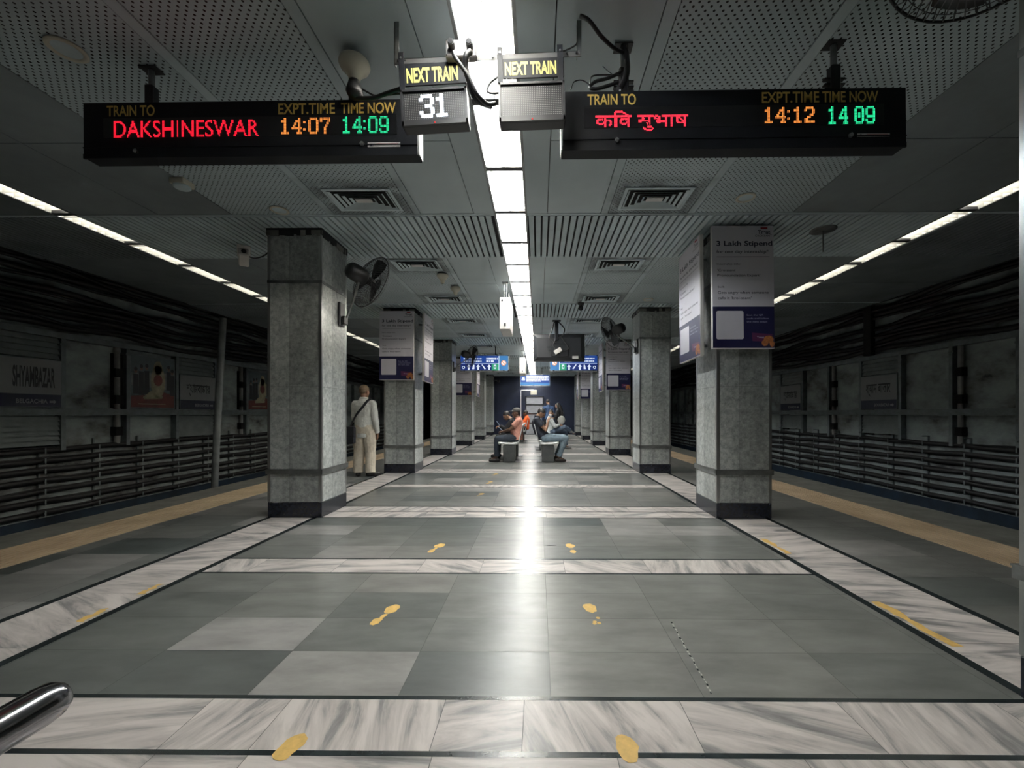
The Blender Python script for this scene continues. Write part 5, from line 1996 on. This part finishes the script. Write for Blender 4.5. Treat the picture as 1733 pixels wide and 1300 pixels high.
def person(label, loc, rotz, J, C, vox=.009):
    """x forward, y to the figure's own left, z up, from a floor point below the hips"""
    fl = Flesh()
    c = Vector(J['head']); yaw, pitch = J.get('look', (0, 0))
    Rh = Matrix.Rotation(yaw, 3, 'Z') @ Matrix.Rotation(pitch, 3, 'Y')
    def hp(x, y, z): return c + Rh @ Vector((x, y, z))
    # head: skull, cheeks, jaw, brow, nose, lips, ears
    fl.ball(hp(-.010, 0, .022), (.095, .074, .088), 16, rot=Rh)
    fl.ball(hp(.020, 0, -.020), (.066, .062, .078), 16, rot=Rh)
    fl.ball(hp(.038, 0, -.072), (.042, .044, .036), 12, rot=Rh)
    fl.cap(hp(.074, -.030, .018), hp(.074, .030, .018), .012, .012, 8)
    fl.cap(hp(.084, 0, .008), hp(.102, 0, -.024), .0085, .0125, 8)
    fl.cap(hp(.078, -.020, -.056), hp(.078, .020, -.056), .009, .009, 8)
    for s in (-1, 1):
        fl.ball(hp(-.006, s * .076, -.008), (.020, .009, .032), 10, rot=Rh)
        fl.ball(hp(.058, s * .038, -.020), (.02, .02, .022), 10, rot=Rh)
    nk, ch, pv = Vector(J['neck']), Vector(J['chest']), Vector(J['pelvis'])
    fl.cap(nk, hp(-.02, 0, -.05), .054, .052)
    mid = pv.lerp(ch, .5) + Vector(J.get('belly', (0, 0, 0)))
    fl.loft([(pv + Vector((0, 0, -.05)), .085, .13), (pv + V3(0, 0, .05), .09, .135), (mid, .09, .13), (ch, .095, .15), (nk, .055, .07)])
    for s, k in ((1, 'L'), (-1, 'R')):
        sh, el, wr = Vector(J['sh' + k]), Vector(J['el' + k]), Vector(J['wr' + k])
        fl.cap(ch.lerp(sh, .3), sh, .06, .052)
        fl.chain([sh, sh.lerp(el, .5), el, el.lerp(wr, .35), wr], [.050, .045, .037, .038, .026])
        dd = J.get('hand' + k)
        d = Vector(dd[0]) if dd else (wr - el)
        hand(fl, wr, d, dd[1] if dd else (0, -s, 0), dd[2] if dd else (1, 0, 0), dd[3] if dd else .35)
        hi, kn, an = Vector(J['hi' + k]), Vector(J['kn' + k]), Vector(J['an' + k])
        fl.cap(pv, hi, .085, .078)
        fl.chain([hi, hi.lerp(kn, .5), kn, kn.lerp(an, .35), an], [.076, .066, .050, .050, .034])
        td = Vector(J.get('toe' + k, (1, 0, 0)))
        fl.cap(an + V3(0, 0, -.02), an + td * .12 + V3(0, 0, -.045), .03, .024)
    body = fl.fuse('person', skin_mat(*C['skin']), vox, smooth=2)
    body.location = loc; body.rotation_euler = (0, 0, rotz)
    tag(body, label, 'person', kind='thing')
    for s in (-1, 1):
        mb = MB(); mb.ball(hp(.080, s * .031, -.002), (.008, .013, .007), 10, rot=Rh)
        mb.build('eye', mat('eye_dark', (.01, .008, .007), .25), body)
    mb = MB(); mb.ball(hp(.087, 0, -.056), (.006, .022, .005), 10, rot=Rh)
    mb.build('mouth', mat('lip_dark', (.08, .025, .022), .5), body)
    # hair
    hr = Flesh()
    hr.ball(hp(-.020, 0, .036), (.097, .079, .090), 16, rot=Rh)
    hr.ball(hp(-.046, 0, .005), (.066, .070, .060), 14, rot=Rh)
    if C.get('long_hair'):
        hr.chain([hp(-.05, 0, 0), nk + V3(-.07, 0, .02), ch + V3(-.13, 0, -.02), ch + V3(-.13, 0, -.20)], [.08, .085, .075, .045])
        for s in (-1, 1):
            hr.chain([hp(0, s * .06, .03), hp(-.02, s * .075, -.08), ch + V3(-.02, s * .09, .02)], [.035, .035, .03])
    hr.fuse('hair', mat('hair_' + C['hair'][0], C['hair'][1], .6, noise=(40, .35)), vox, body, 2)
    if C.get('cap'):
        mb = Flesh()
        mb.ball(hp(-.018, 0, .062), (.105, .086, .072), 16, rot=Rh)
        mb.ball(hp(.115, 0, .058), (.062, .066, .010), 14, rot=Rh)
        mb.fuse('cap', cloth_mat(*C['cap']), vox, body, 2)
    if C.get('mask'):
        mb = Flesh(); mb.ball(hp(.058, 0, -.045), (.054, .060, .050), 14, rot=Rh)
        mb.fuse('face_mask', cloth_mat('mask_white', (.72, .72, .74)), vox, body, 2)
    # shirt
    sf = Flesh()
    g = C.get('girth', 1.0)
    hem = J.get('hem', .06)
    secs = [(pv + V3(0, 0, -hem), .128 * g, .178 * g), (pv + V3(0, 0, .04), .132 * g, .176 * g), (mid, .136 * g, .172 * g), (mid.lerp(ch, .6), .128 * g, .182), (ch + V3(0, 0, .01), .112, .178), (ch.lerp(nk, .55), .085, .125), (nk + V3(0, 0, .01), .064, .070)]
    sf.loft(secs)
    for k in 'LR':
        sh, el, wr = Vector(J['sh' + k]), Vector(J['el' + k]), Vector(J['wr' + k])
        sf.cap(ch.lerp(sh, .4), sh, .082, .070)
        if C['sleeve'] == 'long':
            sf.chain([sh, sh.lerp(el, .5), el], [.070, .064, .056]); sf.ball(el, .056)
            sf.tube([el, el.lerp(wr, .5), wr.lerp(el, .03)], [.056, .050, .045], 14)
        else:
            e2 = sh.lerp(el, C['sleeve'])
            sf.tube([sh, sh.lerp(e2, .5), e2], [.070, .068, .066], 14); sf.ball(sh, .070)
    sho = sf.fuse('shirt', cloth_mat(*C['shirt']), vox, body, 3, .02)
    mb = MB()
    q = (nk - ch).normalized()
    ring_ = []
    ctr = nk + q * .012
    u = Vector((0, 1, 0)); f_ = u.cross(q).normalized()
    for i in range(20):
        a = 2 * pi * i / 20
        ring_.append(ctr + f_ * .062 * cos(a) + u * .064 * sin(a))
    mb.tube(ring_, .013, 8, closed=True); mb.build('collar', cloth_mat(*C['shirt']), sho)
    # trousers
    tf = Flesh()
    hw = C.get('leg', 1.0)
    tf.loft([(pv + V3(0, 0, .09), .112, .158), (pv + V3(0, 0, 0), .124, .172), (pv + V3(0, 0, -.07), .118, .165)])
    for k in 'LR':
        hi, kn, an = Vector(J['hi' + k]), Vector(J['kn' + k]), Vector(J['an' + k])
        tf.cap(pv.lerp(hi, .5), hi, .10, .098)
        tf.chain([hi, hi.lerp(kn, .5), kn], [.098, .088 * hw, .070 * hw])
        tf.ball(kn, .070 * hw)
        e = an + (kn - an).normalized() * C.get('drop', .03)
        tf.tube([kn, kn.lerp(e, .4), kn.lerp(e, .8), e], [.070 * hw, .070 * hw, .066 * hw, .068 * hw], 14)
    tf.fuse('trousers', cloth_mat(*C['trousers']), vox, body, 3, .018)
    for k in 'LR':
        an = Vector(J['an' + k]); td = Vector(J.get('toe' + k, (1, 0, 0))).normalized()
        bz = J.get('sole' + k, 0.0)
        ft = Flesh()
        b = V3(an.x, an.y, 0)
        dn = V3(0, 0, an.z - .075 if bz else 0)
        ft.cap(b + dn - td * .045 + V3(0, 0, .042), b + dn + td * .06 + V3(0, 0, .040), .040, .042)
        ft.cap(b + dn + td * .06 + V3(0, 0, .038), b + dn + td * .165 + V3(0, 0, .030), .044, .030)
        ft.cap(b + dn - td * .02 + V3(0, 0, .05), b + dn + V3(0, 0, .085), .038, .040)
        o = ft.fuse('shoe', mat(*C['shoe']), .009, body, 2)
        # flat soles: nothing may reach under the floor
        for v in o.data.vertices:
            lo = dn.z + .002
            if v.co.z < lo: v.co.z = lo
    return body

def on(root, rotz, p):
    return Vector(root) + Matrix.Rotation(rotz, 3, 'Z') @ Vector(p)

def phone(label, root, rotz, p, tilt, yaw=0.0):
    mb = MB()
    mb.rbox(-.005, .005, -.037, .037, -.075, .075, .004, 0)
    mb.box(-.0056, -.005, -.033, .033, -.066, .066, 1)
    o = mb.build('phone', [M['black_plastic'], mat('phone_screen', (.02, .02, .02), .2, emit=(.6, .75, 1.0), strength=.5)])
    o.location = on(root, rotz, p); o.rotation_euler = (0, tilt, rotz + yaw)
    tag(o, label, 'phone', kind='thing')

# standing man, back to the camera
root = (-3.145, 7.44, 0)
J = dict(head=(.03, 0, 1.525), look=(-.45, .12), neck=(-.005, 0, 1.40), chest=(-.01, 0, 1.27), pelvis=(0, 0, .84), belly=(.03, 0, 0), hem=.14,
         shL=(0, .155, 1.305), elL=(.05, .200, 1.03), wrL=(.17, .16, .86), shR=(0, -.155, 1.305), elR=(-.03, -.215, 1.02), wrR=(.05, -.225, .775),
         handL=((.6, -.3, -.5), (0, -1, 0), (1, 0, 0), .5), handR=((.12, 0, -1), (0, 1, 0), (1, 0, 0), .45),
         hiL=(0, .092, .80), hiR=(0, -.092, .80), knL=(.03, .10, .44), knR=(.02, -.105, .44), anL=(0, .105, .085), anR=(-.02, -.125, .085),
         toeL=(.9, .30, 0), toeR=(.72, -.70, 0))
person('person in loose white shirt and cream trousers standing, back turned, by the left columns', root, pi / 2, J,
       dict(skin=('skin_brown', (.20, .105, .065)), hair=('sandy', (.115, .078, .045)), shirt=('shirt_white', (.66, .67, .64)), sleeve='long',
            trousers=('trousers_cream', (.60, .54, .44)), shoe=('shoe_black', (.015, .014, .014), .5), leg=1.32, drop=-.02, girth=.9), .0085)
t = thing('shoulder_bag', on(root, pi / 2, (-.19, .165, .60)), 'black shoulder bag at the left hip of the man in white', 'bag')
o_ = t.location.copy()
mb = MB(); mb.rbox(-.09, .09, -.045, .045, 0, .30, .02); mb.build('pouch', cloth_mat('bag_black', (.008, .009, .014)), t)
mb = MB(); mb.rbox(-.093, .093, -.052, .0, .12, .305, .012); mb.build('flap', cloth_mat('bag_black', (.008, .009, .014)), t)
mb = MB()
pts = [on(root, pi / 2, p) - o_ for p in ((-.19, .165, .89), (-.168, .14, .97), (-.160, .06, 1.12), (-.145, -.04, 1.25), (-.10, -.095, 1.345), (-.02, -.115, 1.385), (.06, -.09, 1.34), (.13, .0, 1.2), (.15, .12, 1.05), (.04, .21, .95), (-.10, .22, .88))]
pts = spline(pts, 6)
v, f = [], []
for i, p in enumerate(pts):
    a = pts[max(i - 1, 0)]; b = pts[min(i + 1, len(pts) - 1)]
    tg = (b - a).normalized()
    out = (p + o_ - Vector(root)); out.z = 0; out.normalize()
    sd = tg.cross(out).normalized()
    v += [p - sd * .021, p + sd * .021]
for i in range(len(pts) - 1):
    f.append((2 * i, 2 * i + 1, 2 * i + 3, 2 * i + 2))
mb.add(v, f)
st = mb.build('strap', cloth_mat('bag_black', (.008, .009, .014)), t)
so = st.modifiers.new('thickness', 'SOLIDIFY'); so.thickness = .006; so.offset = 0

def seated(**k):
    J = dict(head=(.02, 0, 1.135), look=(0, .05), neck=(-.03, 0, 1.02), chest=(-.05, 0, .90), pelvis=(0, 0, .565), belly=(.03, 0, 0), hem=.055,
             shL=(-.03, .185, .955), shR=(-.03, -.185, .955), elL=(.13, .235, .73), elR=(.13, -.235, .73), wrL=(.30, .12, .70), wrR=(.30, -.12, .70),
             handL=((1, -.1, -.1), (0, -.3, -1), (0, -1, .2), .5), handR=((1, .1, -.1), (0, .3, -1), (0, 1, .2), .5),
             hiL=(.02, .10, .56), hiR=(.02, -.10, .56), knL=(.47, .13, .53), knR=(.47, -.12, .53), anL=(.47, .13, .095), anR=(.49, -.11, .095))
    J.update(k)
    return J
YS = 9.82
root1 = (-.50, YS, 0)
person('seated person in a peach checked shirt, jeans and a flat cap on the left bench', root1, pi,
       seated(head=(.03, 0, 1.14), look=(.35, .08), neck=(-.025, 0, 1.03), chest=(-.05, 0, .91), belly=(.05, 0, 0), wrL=(.31, .08, .715), wrR=(.30, -.10, .69), elL=(.16, .22, .76), elR=(.12, -.22, .74)),
       dict(skin=('skin_dark', (.11, .055, .035)), hair=('black', (.012, .010, .010)), cap=('cap_grey', (.07, .068, .066)), shirt=('shirt_peach', (.46, .22, .17), 45, .3), sleeve=.62, girth=1.10,
            trousers=('jeans_dark', (.018, .026, .040)), shoe=('shoe_black', (.015, .014, .014), .5)), .009)
phone('dark phone in the hands of the man in the peach shirt', root1, pi, (.40, 0, .765), radians(50))
root2 = (.12, YS, 0)
person('seated person in a dark tee and pale jeans bowed over a phone', root2, 0,
       seated(head=(-.045, 0, 1.135), look=(-.15, .62), neck=(-.145, 0, 1.055), chest=(-.165, 0, .93), pelvis=(0, 0, .57), belly=(-.02, 0, -.02), shL=(-.15, .185, .985), shR=(-.15, -.185, .985),
              elL=(.06, .20, .755), elR=(.05, -.20, .745), wrL=(.115, .07, .945), wrR=(.11, -.08, .935), handL=((.25, -.35, 1), (1, -.3, 0), (-.4, -.6, .3), .5), handR=((.25, .35, 1), (1, .3, 0), (-.4, .6, .3), .5),
              knL=(.50, .14, .555), knR=(.53, -.12, .55), anL=(.31, .15, .10), anR=(.345, -.10, .095)),
       dict(skin=('skin_tan', (.27, .145, .09)), hair=('black', (.012, .010, .010)), shirt=('tee_navy', (.012, .015, .026)), sleeve=.6,
            trousers=('jeans_pale', (.16, .215, .26), 9, .4), shoe=('sandal_dark', (.03, .022, .018), .6)), .009)
phone('black phone held up by the man in the dark tee', root2, 0, (.165, -.005, 1.02), radians(-20))
root3 = (-.56, 10.75, 0)
person('seated person all in black bending forward, half hidden behind the man in peach', root3, pi,
       seated(head=(.27, 0, 1.07), look=(.35, .55), neck=(.15, 0, .98), chest=(.10, 0, .88), belly=(.02, 0, 0), shL=(.13, .17, .92), shR=(.13, -.17, .92), elL=(.28, .22, .72), elR=(.27, -.22, .72), wrL=(.42, .06, .80), wrR=(.42, -.06, .80)),
       dict(skin=('skin_tan', (.27, .145, .09)), hair=('black', (.012, .010, .010)), long_hair=False, shirt=('shirt_black', (.009, .009, .011)), sleeve='long', trousers=('trousers_black', (.009, .009, .011)), shoe=('shoe_black', (.015, .014, .014), .5)), .011)
phone('phone of the person in black behind the man in peach', root3, pi, (.49, 0, .875), radians(35))
root4 = (-.49, 16.35, 0)
person('seated person in an orange top on the farther left bench', root4, pi,
       seated(look=(.1, .3)), dict(skin=('skin_dark', (.11, .055, .035)), hair=('black', (.012, .010, .010)), shirt=('top_orange', (.78, .12, .02)), sleeve='long', trousers=('trousers_black', (.009, .009, .011)), shoe=('shoe_black', (.015, .014, .014), .5)), .011)
root5 = (.40, 13.05, 0)
person('seated person in a white top with a white face mask and crossed jeans legs', root5, 0,
       seated(look=(-2.0, .1), head=(.0, 0, 1.13), knR=(.44, -.10, .70), anR=(.62, .02, .585), soleR=1.0, toeR=(.85, .1, -.3), wrL=(.28, .06, .74), wrR=(.26, -.10, .78)),
       dict(skin=('skin_tan', (.27, .145, .09)), hair=('black', (.012, .010, .010)), mask=True, shirt=('top_white', (.52, .54, .54), 30, .3), sleeve='long', trousers=('jeans_blue', (.06, .085, .13), 9, .3), shoe=('shoe_grey', (.16, .16, .16), .6)), .011)
def standing(**k):
    J = dict(head=(.03, 0, 1.60), look=(0, .1), neck=(0, 0, 1.475), chest=(0, 0, 1.34), pelvis=(0, 0, .90), belly=(.02, 0, 0), hem=.08,
             shL=(0, .185, 1.375), elL=(-.02, .24, 1.09), wrL=(.10, .22, .85), shR=(0, -.185, 1.375), elR=(-.02, -.24, 1.09), wrR=(.10, -.22, .85),
             hiL=(0, .092, .86), hiR=(0, -.092, .86), knL=(.02, .095, .47), knR=(.02, -.095, .47), anL=(0, .10, .09), anR=(0, -.10, .09))
    J.update(k)
    return J
root6 = (.42, 17.2, 0)
person('standing person in a blue shirt with head bent, beyond the man with the phone', root6, pi * .62, standing(look=(.2, .5), head=(.06, 0, 1.60)),
       dict(skin=('skin_tan', (.27, .145, .09)), hair=('black', (.012, .010, .010)), shirt=('shirt_blue', (.045, .085, .18)), sleeve='long', trousers=('trousers_black', (.009, .009, .011)), shoe=('shoe_black', (.015, .014, .014), .5)), .012)
root7 = (.83, 16.9, 0)
person('standing person in black with long dark hair, near the end wall', root7, pi * .95,
       standing(head=(.04, 0, 1.45), neck=(0, 0, 1.33), chest=(0, 0, 1.20), pelvis=(0, 0, .82), shL=(0, .165, 1.235), shR=(0, -.165, 1.235), elL=(.08, .22, 1.0), elR=(.05, -.22, .99), wrL=(.26, .06, 1.18), wrR=(.20, -.10, .95),
                handL=((.3, -.2, 1), (1, 0, 0), (0, -1, 0), .5), hiL=(0, .09, .78), hiR=(0, -.09, .78), knL=(.02, .09, .43), knR=(.02, -.09, .43)),
       dict(skin=('skin_light', (.42, .25, .18)), hair=('black', (.012, .010, .010)), long_hair=True, shirt=('shirt_black', (.009, .009, .011)), sleeve='long', trousers=('trousers_black', (.009, .009, .011)), shoe=('shoe_black', (.015, .014, .014), .5)), .012)
phone('small bright phone held up by the long-haired person in black', root7, pi * .95, (.33, .02, 1.30), radians(-10))
t = thing('shoulder_bag', (.93, 16.62, .70), 'pale oval bag at the side of the long-haired person in black', 'bag')
mb = Flesh(); mb.ball((0, 0, .17), (.16, .07, .17), 16); mb.fuse('pouch', cloth_mat('bag_pale', (.36, .36, .34)), .014, t)
mb = MB(); mb.tube(spline([(-.12, 0, .27), (-.13, .08, .42), (-.10, .16, .545), (.04, .16, .53), (.13, .06, .40), (.12, 0, .27)], 6), .010, 6); mb.build('strap', cloth_mat('bag_black', (.008, .009, .014)), t)
